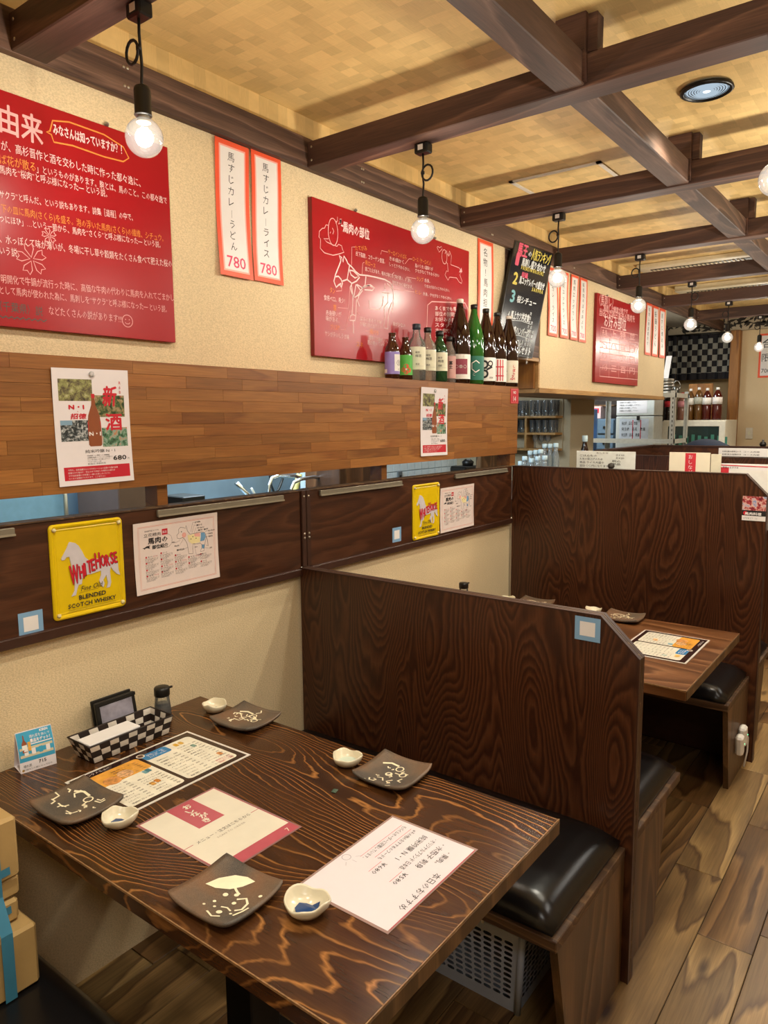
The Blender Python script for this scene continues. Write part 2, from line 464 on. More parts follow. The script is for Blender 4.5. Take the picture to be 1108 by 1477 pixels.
# ================================================================ floor, laid plank by plank along the room
fl = MB().use(M_DARKGAP).box(-0.3, 4.6, -2.0, 8.7, -0.05, -0.004)
floor_o = fl.build('floor', kind='structure', base=(0, 0, 0))
PW = 0.1537
_pm = {}
def plank_mesh(L):
    if L in _pm: return _pm[L]
    mb = MB().use(M_PLANK).obox((0, 0, -0.004), (1, 0, 0), (0, 1, 0), (0, 0, 1), PW - 0.0022, L - 0.0025, 0.008, 0.0012)
    me = bpy.data.meshes.new('plank'); me.from_pydata(mb.v, [], mb.f); me.materials.append(M_PLANK); me.update(); _pm[L] = me; return me
col_ = 0
x = 1.167 - PW * 9.5 + PW / 2 - PW / 2
xs_ = [1.167 + PW * (k + 0.5) for k in range(-8, 22)]
rp = random.Random(11)
for cxp in xs_:
    fine = cxp < 2.3
    y = -1.9 + rp.uniform(-0.5, 0.0) if cxp < 1.5 else -1.9
    ymax = 8.6
    while y < ymax:
        L = rp.choice((0.6, 0.75, 0.9)) if (fine and y < 5.5) else 1.5
        o = bpy.data.objects.new('plank', plank_mesh(L)); COL.objects.link(o); o.parent = floor_o
        o.location = (cxp, y + L / 2, 0); y += L

# ================================================================ walls and ceiling
XU = -0.12      # plane of the upper wall
CZ = 2.656
def S(name, *boxes, mat=M_WALL, base=None):
    mb = MB().use(mat)
    for b in boxes: mb.box(*b)
    return mb.build(name, kind='structure', base=base)
S('wall_left', (-0.10, -0.015, -2.0, 3.9, 0, 1.02), (-0.10, -0.015, 3.9, 5.95, 0, 0.999))
S('wall_left_upper', (XU - 0.05, XU, -2.0, 3.62, 1.375, 2.5595))
S('trim_1', (XU - 0.05, XU + 0.002, -2.0, 8.6, 2.56, CZ), mat=M_CEIL)
S('ceiling', (-2.8, 4.6, -2.0, 8.7, CZ, CZ + 0.05), mat=M_CEIL)
S('wall_right', (4.5, 4.6, -2.0, 8.7, 0, CZ))
S('wall_back', (-2.8, 4.6, -2.1, -2.0, 0, CZ))
# far wall with its leafy frieze above
S('wall_far', (-0.02, 4.6, 8.6, 8.7, 0, 2.47), (-2.8, 4.6, 8.62, 8.7, 2.47, CZ), (-2.8, -0.02, 8.95, 9.0, 0, 2.5))
fz = plain('frieze_cloth', 'B9AD96', 0.8)
M_LEAF = plain('frieze_leaf', '332f2a', 0.8)
fr_ = MB().use(fz).box(-1.1, 2.2, 8.585, 8.62, 2.475, 2.625)
fr_o = fr_.build('leaf_frieze', label='cream frieze band with dark leaf pattern high on far wall', cat='frieze')
sh = Sheet(flat((-1.1, 8.584, 2.475), (1, 0, 0), (0, 0, 1), (0, -1, 0)), fr_o, 0.0006)
rl = random.Random(3)
for i in range(260):
    u = rl.uniform(0.05, 3.2); v = rl.uniform(0.02, 0.13); a = rl.uniform(0, PI); l = rl.uniform(0.035, 0.065)
    c_, s_ = math.cos(a), math.sin(a)
    sh.poly([(u - c_ * l, v - s_ * l * .5), (u - s_ * .014, v + c_ * .014), (u + c_ * l, v + s_ * l * .5), (u + s_ * .014, v - c_ * .014)], M_LEAF, 1 + (i % 3) * .4)
sh.done()
# timber post beside the kitchen opening at the far end
M_PINE = wood('honey_pine_post', '8a5c2c', 'A87438', '7a4d22', 'z', 3, 8, 6, 0.45, 0.25)
MB().use(M_PINE).box(-0.02, 0.075, 8.50, 8.60, 0, 2.47, 0.004).build('timber_post', label='honey coloured timber post beside the far kitchen opening', cat='post')
# kitchen shell
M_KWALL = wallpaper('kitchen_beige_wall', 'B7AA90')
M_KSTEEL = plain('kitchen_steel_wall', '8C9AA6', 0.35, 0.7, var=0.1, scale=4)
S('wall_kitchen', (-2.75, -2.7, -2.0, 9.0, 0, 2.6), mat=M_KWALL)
S('floor_kitchen', (-2.8, -0.3, -2.0, 9.0, -0.05, 0.0), mat=plain('kitchen_floor', '5b544c', 0.6))
S('ceiling_kitchen', (-2.8, -0.18, -2.0, 9.0, 2.56, 2.6), mat=plain('kitchen_ceiling', 'BDB8AC', 0.7))
# tiled kitchen wall: tiles picked out one by one where the hatch shows them
M_TILE = plain('white_glazed_tile', 'D8E4E8', 0.15, var=0.04, coat=0.3)
M_GROUT = plain('grout', '9AA6AC', 0.8)
tw = MB().use(M_GROUT).box(-1.62, -1.6, 4.2, 5.6, 0.6, 1.7).build('wall_kitchen_tiled', kind='structure')
tmb = MB().use(M_TILE).obox((0, 0, 0), (1, 0, 0), (0, 1, 0), (0, 0, 1), 0.008, 0.094, 0.094, 0.002)
tme = bpy.data.meshes.new('tile'); tme.from_pydata(tmb.v, [], tmb.f); tme.materials.append(M_TILE)
for j in range(14):
    for k in range(4):
        o = bpy.data.objects.new('tile', tme); COL.objects.link(o); o.parent = tw
        o.location = Vector((-1.597, 4.25 + 0.1 * j, 1.0 + 0.1 * k)) - WL[tw]

# ================================================================ ceiling beams: one every 1.065 m
BZ0, BZ1 = 2.468, 2.556
def screws(mb, pts, n):
    mb.use(M_SCREW)
    for p_ in pts: mb.lathe([(0.0045, 0), (0.0045, 0.001), (0.001, 0.002)], p_, 8, n)
def beam_obj(name, label, cat, box, mat, scr=None, n=(0, -1, 0), group=None):
    t = thing(name, label, cat, ((box[0] + box[1]) / 2, (box[2] + box[3]) / 2, box[4]), group)
    MB().use(mat).box(*box, 0.003).build('timber', t)
    if scr:
        m = MB(); screws(m, scr, n); m.build('screw', t)
    return t
beam_obj('wall_plate', 'long dark brown timber running along the top of left wall', 'beam', (XU, XU + 0.03, -1.9, 8.5, BZ0, 2.572), M_BEAMY,
         [(XU + 0.03, yy + dy, z) for yy in (1.30, 2.36, 3.42, 4.48) for dy in (0, 0.012) for z in (2.495, 2.545)], (1, 0, 0))
ords = ['nearest cross beam, at the top left corner', 'cross beam carrying the second lamp, above left end of horse chart board', 'cross beam carrying the third lamp, in front of chalk menu board',
        'cross beam carrying the fourth lamp, fourth from the camera', 'cross beam in front of the ceiling air conditioner, fifth from the camera', 'sixth cross beam, behind the air conditioner', 'seventh cross beam, next to the far frieze']
for i in range(7):
    y0 = 0.982 + 1.065 * i
    beam_obj('cross_beam', 'dark brown timber ' + ords[i], 'beam', (XU + 0.03, 3.2, y0, y0 + 0.09, BZ0, BZ1), M_BEAM,
             [(XU + 0.05 + 0.0, y0, z) for z in (2.49, 2.535)])
# the long beam crosses them in lengths let in between the cross beams
for i in range(7):
    y0 = -0.3 if i == 0 else 0.982 + 1.065 * (i - 1) + 0.09
    y1 = 0.982 + 1.065 * i
    nm = ['out of sight above the camera', 'nearest length, at the top of the picture', 'second length, under the round downlight', 'third length, right of the access hatch', 'fourth length, beside the air conditioner', 'fifth length, beyond the air conditioner', 'last length, near the frieze'][i]
    if i == 0: continue
    beam_obj('lengthwise_beam', 'dark brown timber between cross beams, ' + nm, 'beam', (0.868, 0.952, y0, y1, BZ0 + 0.004, BZ1), M_BEAMY)
for i in range(1, 5):
    y0 = 0.982 + 1.065 * i
    t = thing('hanger_post', 'short dark post tying cross beam to ceiling, ' + ['', 'nearest of the four', 'second, behind the downlight', 'third from the camera', 'farthest of the four'][i], 'post', (1.0, y0, BZ0 + 0.01))
    MB().use(M_BEAM).box(0.870, 0.960, y0 - 0.020, y0 - 0.001, BZ1 + 0.001, CZ - .0005, 0.002).box(0.9525, 0.960, y0 - 0.020, y0 - 0.001, BZ0 + 0.01, BZ1 + .001).build('board', t)
    MB().use(M_BEAM).box(0.880, 0.985, y0 + 0.0, y0 + 0.045, BZ1 + 0.001, CZ - .0005, 0.002).build('backing_block', t)

# ceiling fittings
t = thing('recessed_downlight', 'round recessed ceiling downlight with black ribbed rim', 'ceiling light', (1.10, 2.73, CZ - 0.03))
m = MB().use(M_BLACK, True)
m.lathe([(0.076, 0.026), (0.083, 0.024), (0.085, 0.018), (0.074, 0.012), (0.07, 0.026)], (1.10, 2.73, CZ - 0.029), 28, cap=False); m.build('rim', t)
m = MB().use(glow('downlight_baffle_glow', 'C2D6E6', 0.8), True)  # emission stands in for lamplight reflected by the baffle
pr = []
for k in range(8): pr += [(0.070 - k * 0.0075, 0.024 - k * 0.0006), (0.070 - k * 0.0075 - 0.003, 0.017 - k * 0.0006), (0.070 - k * 0.0075 - 0.006, 0.024 - k * 0.0006)]
m.lathe(pr, (1.10, 2.73, CZ - 0.027), 28, cap=False); m.build('ribbed_baffle', t)
m = MB().use(M_BLACK, True)
for k in range(7): m.tube([(1.10 + (.066 - k * .0085) * math.cos(a * PI / 14), 2.73 + (.066 - k * .0085) * math.sin(a * PI / 14), CZ - .0085) for a in range(28)], .0014, 5, True)
m.build('baffle_ribs', t, kind='stuff')
m = MB().use(glow('downlight_lens', 'DDEBFF', 3.0)).lathe([(0.012, 0.0), (0.012, 0.002)], (1.10, 2.73, CZ - 0.012), 14); m.build('lens', t)
t = thing('ceiling_hatch', 'square ceiling access hatch with thin aluminium frame', 'hatch', (0.345, 3.31, CZ - 0.004))
m = MB().use(plain('hatch_aluminium', 'D8D2C4', 0.4, 0.1))
hx0, hx1, hy0, hy1 = 0.125, 0.562, 3.185, 3.62
for b in ((hx0, hx0 + .02, hy0, hy1), (hx1 - .02, hx1, hy0, hy1), (hx0, hx1, hy0, hy0 + .02), (hx0, hx1, hy1 - .02, hy1)): m.box(*b, CZ - 0.006, CZ + 0.001)
m.build('frame', t)
MB().use(M_CEIL).box(hx0 + .022, hx1 - .022, hy0 + .022, hy1 - .022, CZ - 0.003, CZ + 0.001).build('panel', t)
M_AC = plain('air_conditioner_shell', 'CDBF9E', 0.5)
def ac(label, x0, x1, y0, y1, d):
    t = thing('ceiling_air_conditioner', label, 'air conditioner', ((x0 + x1) / 2, (y0 + y1) / 2, CZ - d))
    MB().use(M_AC).box(x0, x1, y0, y1, CZ - d, CZ - 0.0005, 0.006).build('panel', t)
    m = MB().use(M_BLACK).box(x0 + .08, x1 - .08, y0 + .07, y1 - .07, CZ - d - .003, CZ - d + .0005); m.build('intake_opening', t)
    n = int((x1 - x0 - .2) / .028)
    for k in range(n):
        m = MB().use(M_AC).box(x0 + .095 + k * .028, x0 + .108 + k * .028, y0 + .075, y1 - .075, CZ - d - .008, CZ - d - .002); m.build('slat', t)
ac('cream ceiling air conditioner with grille, nearer of two', -0.02, 0.80, 5.43, 5.86, 0.035)
ac('cream ceiling air conditioner with plain panel, farther of two', -0.05, 0.72, 6.5, 6.72, 0.05)

# ================================================================ upper wall furniture: the wide laminated board
t = thing('laminated_ledge_board', 'wide orange-brown laminated wooden board along left wall, bottles standing on it', 'board', (-0.06, 1.5, 1.376))
YB0, YB1 = -0.8, 3.562
MB().use(plain('board_core', '7c4a22', 0.5)).box(XU + .002, -0.006, YB0, YB1, 1.3765, 1.7255).build('core', t)
rows = 10; rh = (1.727 - 1.375) / rows
rs = random.Random(5)
_sm = {}
def stave_mesh(L):
    if L in _sm: return _sm[L]
    mb = MB().use(M_STAVE).obox((0, 0, 0), (1, 0, 0), (0, 1, 0), (0, 0, 1), 0.006, L - 0.0004, rh - 0.0004, 0.0004)
    me = bpy.data.meshes.new('stave'); me.from_pydata(mb.v, [], mb.f); me.materials.append(M_STAVE); _sm[L] = me; return me
for r in range(rows):
    y = YB0 - 0.02 if r % 2 else YB0
    y = YB0
    first = True
    while y < YB1 - 0.001:
        L = rs.choice((0.16, 0.22, 0.28, 0.34, 0.42))
        if first: L = rs.choice((0.10, 0.16, 0.22)); first = False
        if y + L > YB1 - 0.08: L = round(YB1 - y, 4)
        o = bpy.data.objects.new('stave', stave_mesh(L)); COL.objects.link(o); o.parent = t
        o.location = Vector((-0.003, y + L / 2, 1.375 + rh * (r + .5))) - WL[t]; y += L
m = MB().use(plain('board_end', '8a5428', 0.5)).box(XU + 0.001, 0.0, YB0, YB1, 1.7255, 1.728); m.build('top_skin', t)

# gap posts between ledge board and back panels
for (y, lb) in ((1.32, 'short wooden post in the hatch gap, left one above the butchery chart'), (2.415, 'short wooden post in the hatch gap, right one beside the white tiles'), (0.2, 'short wooden post in the hatch gap beyond the left edge')):
    if y > 1: MB().use(M_STAVE).box(-0.09, -0.03, y - 0.018, y + 0.018, 1.30, 1.376).build('gap_post', label=lb, cat='post')
MB().use(M_STAVE).box(-0.09, -0.01, 3.50, 3.56, 1.312, 1.376).build('gap_post', label='short wooden post in the hatch gap at the right end of the ledge board', cat='post')

# dark back panels under the gap
def back_panel(label, y0, y1):
    t = thing('back_panel', label, 'panel', (-0.02, (y0 + y1) / 2, 1.005))
    MB().use(M_PARTH).box(-0.045, 0.0, y0, y1, 1.012, 1.309, 0.002).build('plywood', t)
    MB().use(M_EDGE).box(-0.047, 0.003, y0, y1, 1.309, 1.313).build('top_edge', t)
    MB().use(M_TRIM).box(-0.016, 0.012, y0, y1, 1.004, 1.030, 0.002).build('bottom_batten', t)
    return t
bp1 = back_panel('dark brown plywood panel behind the near table', -0.8, 1.876)
bp2 = back_panel('dark brown plywood panel behind the second table', 1.925, 3.505)
for (a, lb) in ((1.878, 'left'), (1.902, 'right')):
    t = thing('joint_batten', 'narrow dark upright batten at the panel joint, %s of the pair' % lb, 'batten', (0.0, a, 1.004))
    MB().use(M_TRIM).box(-0.045, 0.008, a, a + 0.021, 1.034, 1.312, 0.002).build('strip', t)
    m = MB(); screws(m, [(0.008, a + 0.010, 1.14), (0.008, a + 0.010, 1.155), (0.008, a + 0.010, 1.29)], (1, 0, 0)); m.build('screw', t)
for (y0, y1, lb) in ((0.45, 0.86, 'at the left edge of the picture'), (1.273, 1.787, 'above the near butchery chart'), (1.976, 2.49, 'left of the far yellow sign'), (2.919, 3.438, 'above the far butchery chart')):
    t = thing('menu_rail', 'grey aluminium paper clip rail ' + lb, 'rail', (0.008, (y0 + y1) / 2, 1.285))
    MB().use(plain('dull_aluminium', '8f8878', 0.4, 0.6)).box(0.0005, 0.010, y0, y1, 1.284, 1.304, 0.0015).build('strip', t)
    MB().use(plain('dull_aluminium_lip', 'b0a894', 0.35, 0.6)).box(0.0105, 0.013, y0, y1, 1.284, 1.289).build('lip', t)

# plywood partitions between the booths
def partition(label, y0, H, x1, xc, zc, th=0.036):
    t = thing('booth_partition', label, 'partition', (0.6, y0 + th / 2, 0))
    pts = [(0.002, y0, 0.0), (x1, y0, 0.0), (x1, y0, zc), (xc, y0, H), (0.002, y0, H)]
    MB().use(M_PART).prism(pts, (0, th, 0)).build('plywood_panel', t)
    e = 0.004
    for k, (a, b) in enumerate(((0.0, 0.012), (0.014, 0.022), (0.024, 0.036))):
        m = MB().use(M_EDGE if k == 1 else M_TRIM)
        ya, yb = y0 + a - (0.002 if k == 0 else 0), y0 + b + (0.002 if k == 2 else 0)
        P_ = [(0.002, H), (xc + 0.001, H), (x1 + 0.0, zc + 0.001), (x1, 0.0)]
        Q_ = [(0.002, H + e), (xc + 0.002, H + e), (x1 + e, zc + 0.002), (x1 + e, 0.0)]
        for i in range(3):
            m.prism([(P_[i][0], ya, P_[i][1]), (P_[i + 1][0], ya, P_[i + 1][1]), (Q_[i + 1][0], ya, Q_[i + 1][1]), (Q_[i][0], ya, Q_[i][1])], (0, yb - ya, 0))
        m.build('edge_strip', t)
    return t
p1 = partition('low dark plywood booth partition behind the near table', 1.868, 1.030, 1.215, 1.108, 0.930)
p2 = partition('tall dark plywood booth partition behind the second table', 3.508, 1.308, 1.226, 1.138, 1.218)
p3 = partition('third booth partition, only its top showing past the tall one', 5.13, 1.298, 1.2, 1.12, 1.21)
t = thing('counter_half_wall', 'dark half wall under the kitchen opening, beyond the tall partition', 'half wall', (-0.02, 5.35, 0))
MB().use(M_PARTH).box(-0.045, 0.0, 4.8, 5.9, 1.0, 1.335).build('plywood', t)
MB().use(M_TRIM).box(-0.05, 0.01, 4.8, 5.9, 1.335, 1.347).build('cap', t)
t = thing('far_half_wall', 'farthest dark half wall crossing the room below the drinks fridge', 'half wall', (1.2, 5.92, 0))
MB().use(M_PARTH).box(-0.04, 2.6, 5.90, 5.94, 0, 1.335).build('plywood', t)
MB().use(M_TRIM).box(-0.045, 2.605, 5.895, 5.945, 1.335, 1.347).build('cap', t)

# hanging box wall above the kitchen opening
M_OAK = wood('pale_oak_trim', 'A9804a', 'C49A60', '9a7038', 'y', 3, 9, 6, 0.45, 0.2)
YH0, YH1 = 4.075, 6.545
S('wall_left_hanging', (XU - 0.45, XU, YH0, YH1, 1.742, BZ0 + .09))
t = thing('hanging_wall_trim', 'pale oak trim along the bottom of the hanging wall', 'trim', (XU, 5.3, 1.715))
MB().use(M_OAK).box(XU - 0.46, XU + 0.012, YH0 - 0.02, YH1 + 0.005, 1.712, 1.742, 0.002).build('rail', t)
MB().use(M_OAK).box(XU - 0.46, XU + 0.003, YH0 - 0.018, YH0, 1.742, 1.915, 0.002).build('end_board', t)
t = thing('open_box_shelf', 'open wooden box shelf beside the hanging wall, chalk menu board standing on it', 'shelf', (XU - 0.2, 3.85, 1.72))
MB().use(M_OAK).box(XU - 0.45, XU + 0.003, 3.40, YH0 + 0.0, 1.893, 1.915, 0.002).build('top_board', t)
MB().use(M_OAK).box(XU - 0.46, XU - 0.44, 3.40, YH0 - .02, 1.742, 1.893).build('back_board', t)
MB().use(M_PINE).box(XU - 0.44, XU - 0.02, YH0 - 0.036, YH0 - 0.019, 1.74, 1.893).build('side_lining', t)
S('trim_2', (XU - 0.07, XU - 0.004, 3.622, 4.07, 1.916, BZ0), mat=M_BEAMY)

# ================================================================ tables
def table(label, x1, y0, y1, mat, z=0.70, th=0.036, legs=True, edge=None):
    t = thing('booth_table', label, 'table', (0.6, (y0 + y1) / 2, 0))
    m = MB().use(mat).box(0.0, x1, y0, y1, z - th, z, 0.0025); m.build('tabletop', t)
    e = MB().use(edge or M_TRIM).box(x1, x1 + 0.002, y0 + 0.003, y1 - 0.003, z - th + 0.003, z - 0.003); e.build('end_band', t)
    M_WEAR = plain('worn_table_edge', '8a6844', 0.35, var=.35, scale=90)
    MB().use(M_WEAR).box(0.0, x1, y0 - 0.0006, y0 + 0.0018, z - 0.0040, z + 0.0003).build('worn_near_edge', t)
    MB().use(M_WEAR).box(x1 - 0.0015, x1 + 0.0006, y0, y1, z - 0.0035, z + 0.0003).build('worn_end_edge', t)
    for xx in (0.60,):
        yc = (y0 + y1) / 2
        lg = MB().use(M_BLACK).box(xx - 0.045, xx + 0.045, yc - 0.045, yc + 0.045, 0.012, z - th - 0.01, 0.004); lo = lg.build('leg', t)
        MB().use(M_BLACK).box(xx - 0.16, xx + 0.16, yc - 0.16, yc + 0.16, 0.0, 0.012, 0.004).build('foot_plate', t)
        MB().use(M_BLACK).box(xx - 0.12, xx + 0.12, yc - 0.2, yc + 0.2, z - th - 0.01, z - th).build('top_plate', t)
    return t
table('near booth table of dark figured wood set with plates and menus', 1.203, 0.700, 1.405, M_TABLE, edge=M_BENCH)
table('second booth table of mid brown wood behind the low partition', 1.22, 2.341, 3.118, M_TABLE2, edge=M_BENCH)

# ================================================================ benches
t_ = NT('black_vinyl'); nv = t_.noise(t_.pos(), 500, 2)
t_.base(lin('100f10')); t_.set(0.28, spec=0.6); t_.bump(nv, 0.15, 0.0004); M_VINYL = t_.m
def cushion(mb, x0, x1, y0, y1, z0, h):
    nx, ny = 26, 14; vs = []; fs = []
    for j in range(ny + 1):
        for i in range(nx + 1):
            a = -1 + 2 * i / nx; b = -1 + 2 * j / ny
            a2 = math.copysign(abs(a) ** 0.55, a) if False else a
            ex = (1 - min(1, max(0, (abs(a) - 0.0))) ** 14) ; ey = (1 - abs(b) ** 8)
            z = z0 + h * (0.35 + 0.65 * (max(0, ex) * max(0, ey)) ** 0.4)
            if abs(a) == 1 or abs(b) == 1: z = z0 + h * 0.28
            vs.append((x0 + (x1 - x0) * (a + 1) / 2, y0 + (y1 - y0) * (b + 1) / 2, z))
    for j in range(ny):
        for i in range(nx):
            k = j * (nx + 1) + i; fs.append((k, k + 1, k + nx + 2, k + nx + 1))
    b0 = len(vs); ring = [i for i in range(nx + 1)] + [(j + 1) * (nx + 1) - 1 for j in range(1, ny + 1)] + [ny * (nx + 1) + i for i in range(nx - 1, -1, -1)] + [j * (nx + 1) for j in range(ny - 1, 0, -1)]
    for i in ring: v = vs[i]; vs.append((v[0] + (0.004 if v[0] < (x0 + x1) / 2 else -0.004), v[1] + (0.004 if v[1] < (y0 + y1) / 2 else -0.004), z0))
    n = len(ring)
    for k in range(n): fs.append((ring[k], b0 + k, b0 + (k + 1) % n, ring[(k + 1) % n]))
    mb.use(M_VINYL, True).add(vs, fs, True)
def bench(label, y0, y1, front, x1=1.2, base=True):
    """front = -1 when the open side faces the camera side (low y), +1 the other"""
    t = thing('booth_bench', label, 'bench', (0.6, (y0 + y1) / 2, 0))
    MB().use(M_EDGE).box(0.0, x1, y0, y1, 0.372, 0.400, 0.002).build('seat_board', t)
    m = MB(); cushion(m, 0.004, x1 - 0.012, y0 + 0.008, y1 - 0.006, 0.400, 0.062); m.build('cushion', t)
    if front < 0: pts = [(x1 - 0.022, y0 + 0.012, 0.372), (x1 - 0.022, y1, 0.372), (x1 - 0.022, y1, 0), (x1 - 0.022, y0 + 0.10, 0)]
    else: pts = [(x1 - 0.022, y0, 0.372), (x1 - 0.022, y1 - 0.14, 0.372), (x1 - 0.022, y1 - 0.23, 0), (x1 - 0.022, y0, 0)]
    MB().use(M_BENCH).prism(pts, (0.020, 0, 0)).build('side_panel', t)
    xm = 0.02
    pts2 = [(xm, p_[1], p_[2]) for p_ in pts]
    MB().use(M_BENCH).prism(pts2, (0.02, 0, 0)).build('wall_side_panel', t)
    MB().use(M_TRIM).box(0.05, x1 - 0.03, (y1 - 0.03) if front < 0 else (y0 + 0.01), (y1 - 0.012) if front < 0 else (y0 + 0.028), 0.02, 0.37).build('back_board', t)
    return t
bench('bench with black cushion behind the near table, against the low partition', 1.412, 1.866, -1)
bench('bench with black cushion on the far side of the low partition', 1.907, 2.395, 1)
bench('bench with black cushion behind the second table, against the tall partition', 3.085, 3.506, -1)
bench('black cushioned bench in the dark bottom left corner, near side of the near table', 0.245, 0.700, 1, 0.985)
bench('bench beyond the tall partition, seen as a dark strip at the right edge', 3.548, 4.02, 1)

# under the nearest bench: pierced plastic basket
M_BASK = plain('grey_blue_basket_plastic', 'A6B0C2', 0.45, var=0.03)
t = thing('storage_basket', 'grey pierced plastic storage basket under the bench', 'basket', (0.86, 1.72, 0))
def pierced(mb, A, B, C, D, nu, nv, slant=0.0, mu=0.10, mv=0.12):
    """wall of A(bottom left) B(bottom right) C(top right) D(top left) with real oval holes"""
    A, B, C, D = map(Vector, (A, B, C, D))
    def pt(u, v): return (A * (1 - u) + B * u) * (1 - v) + (D * (1 - u) + C * u) * v
    def q(u0, u1, v0, v1): mb.quad(pt(u0, v0), pt(u1, v0), pt(u1, v1), pt(u0, v1))
    q(0, 1, 0, mv); q(0, 1, 1 - mv, 1); q(0, mu * .6, mv, 1 - mv); q(1 - mu * .6, 1, mv, 1 - mv)
    m0 = mu * .6; du = (1 - 2 * m0) / nu; dv = (1 - 2 * mv) / nv
    for i in range(nu):
        for j in range(nv):
            u0 = m0 + i * du; v0 = mv + j * dv; c = (u0 + du / 2, v0 + dv / 2)
            corners = [(u0, v0), (u0 + du / 2, v0), (u0 + du, v0), (u0 + du, v0 + dv / 2), (u0 + du, v0 + dv), (u0 + du / 2, v0 + dv), (u0, v0 + dv), (u0, v0 + dv / 2)]
            hole = []
            for k in range(8):
                a = -PI * 0.75 + k * PI / 4
                hole.append((c[0] + math.cos(a) * du * 0.40 * (1.15 if k % 2 == 0 else 1), c[1] + math.sin(a) * dv * 0.33 * (1.15 if k % 2 == 0 else 1)))
            vs = [pt(*p_) for p_ in corners] + [pt(*p_) for p_ in hole]
            mb.add(vs, [(k, (k + 1) % 8, 8 + (k + 1) % 8, 8 + k) for k in range(8)], False)
bx0, bx1, by0, by1, bh = 0.70, 1.02, 1.592, 1.86, 0.245
fl_ = 0.022
def BK(i, j, z):
    s_ = fl_ * z / bh; return ((bx0 - s_) if i == 0 else (bx1 + s_), (by0 - s_) if j == 0 else (by1 + s_), z)
for nm, (a, b), n_ in (('front_wall', ((0, 0), (1, 0)), 10), ('end_wall', ((1, 0), (1, 1)), 10), ('back_wall', ((1, 1), (0, 1)), 10), ('end_wall', ((0, 1), (0, 0)), 10)):
    m = MB().use(M_BASK); pierced(m, BK(*a, 0.004), BK(*b, 0.004), BK(*b, bh), BK(*a, bh), n_, 11); m.build(nm, t)
MB().use(M_BASK).box(bx0, bx1, by0, by1, 0.0, 0.004).build('bottom', t)
m = MB().use(M_BASK, True); c4 = [BK(0, 0, bh), BK(1, 0, bh), BK(1, 1, bh), BK(0, 1, bh)]
m.tube(c4, 0.006, 6, True); m.build('rim', t)
m = MB().use(M_BASK, True)
for (i, j) in ((0, 0), (1, 0), (1, 1), (0, 1)):
    m = MB().use(M_BASK, True); m.tube([BK(i, j, 0.004), BK(i, j, bh)], 0.010, 8); m.build('corner_post', t)
m = MB().use(M_WHITE, True); m.tube([(0.93, by0 - .03, bh - .004), (0.93, by0 - 0.03, bh + .012), (0.945, by0 - .02, bh + .02), (1.0, by0 - .015, bh + .006)], 0.004, 6); m.build('handle', t)

# small chargers on the side of the second bench
t = thing('power_adapter', 'white multi plug power adapter on the side of the second bench', 'adapter', (1.215, 3.31, 0.12))
MB().use(M_WHITE).obox((1.215, 3.285, 0.165), (1, 0, 0), (0, 1, 0.2), (0, -0.2, 1), 0.03, 0.045, 0.09, 0.008).build('nearer_plug', t)
MB().use(M_WHITE).obox((1.215, 3.345, 0.185), (1, 0, 0), (0, 1, 0.2), (0, -0.2, 1), 0.03, 0.05, 0.09, 0.008).build('farther_plug', t)
m = MB().use(glow('green_led', '6BFFB0', 3)); m.box(1.2305, 1.2315, 3.30, 3.304, 0.165, 0.169); m.box(1.2305, 1.2315, 3.36, 3.364, 0.185, 0.189); m.build('indicator', t)
m = MB().use(M_WHITE, True); m.tube([(1.212, 3.375, 0.20), (1.222, 3.42, 0.15), (1.220, 3.43, 0.08), (1.215, 3.40, 0.02)], 0.004, 6); m.build('cord', t)

# stack of cartons tied with blue tape on the near bench
M_CARD = plain('cardboard', 'B0915C', 0.7, var=0.08, scale=12, bump=0.2)
M_BTAPE = plain('blue_strap', '3E7C98', 0.4)
specs = [(0.458, 0.632, 0.462, 0.592, 'bottom and largest'), (0.426, 0.616, 0.592, 0.640, 'second from the bottom'), (0.422, 0.622, 0.640, 0.684, 'third from the bottom'), (0.432, 0.620, 0.684, 0.810, 'top and tallest')]
for (xm, ym, z0, z1, lb) in specs:
    t = thing('cardboard_box', 'tan cardboard box in the tied stack at the left edge, %s' % lb, 'box', (0.3, 0.5, z0), None)
    MB().use(M_CARD).box(0.12, xm, ym - 0.26, ym, z0 + 0.001, z1 - 0.001, 0.006).build('carton', t)
    MB().use(plain('carton_tape', 'A98A58', 0.35)).box(xm - 0.0005, xm + 0.0008, ym - 0.15, ym - 0.10, z0 + 0.006, z1 - 0.006).build('packing_tape', t)
m = MB().use(M_BTAPE, True)
xs2 = 0.464
def strap(mb, pts, w_=0.016):
    for a, b in zip(pts[:-1], pts[1:]):
        a = Vector(a); b = Vector(b); d = (b - a).normalized(); n = d.cross(Vector((1, 0, 0))) if abs(d.x) < .9 else Vector((0, 0, 1))
        n.normalize(); mb.quad(a - n * w_ / 2, b - n * w_ / 2, b + n * w_ / 2, a + n * w_ / 2)
strap(m, [(xs2, 0.572, 0.465), (xs2, 0.572, 0.600), (0.4345, 0.572, 0.66), (0.4345, 0.572, 0.812)], 0.022)
strap(m, [(0.4342, 0.40, 0.697), (0.4342, 0.600, 0.706)]); strap(m, [(0.4275, 0.40, 0.612), (0.4275, 0.600, 0.622)])
m.build('packing_strap', label='blue packing strap tied round the cardboard boxes', cat='strap')

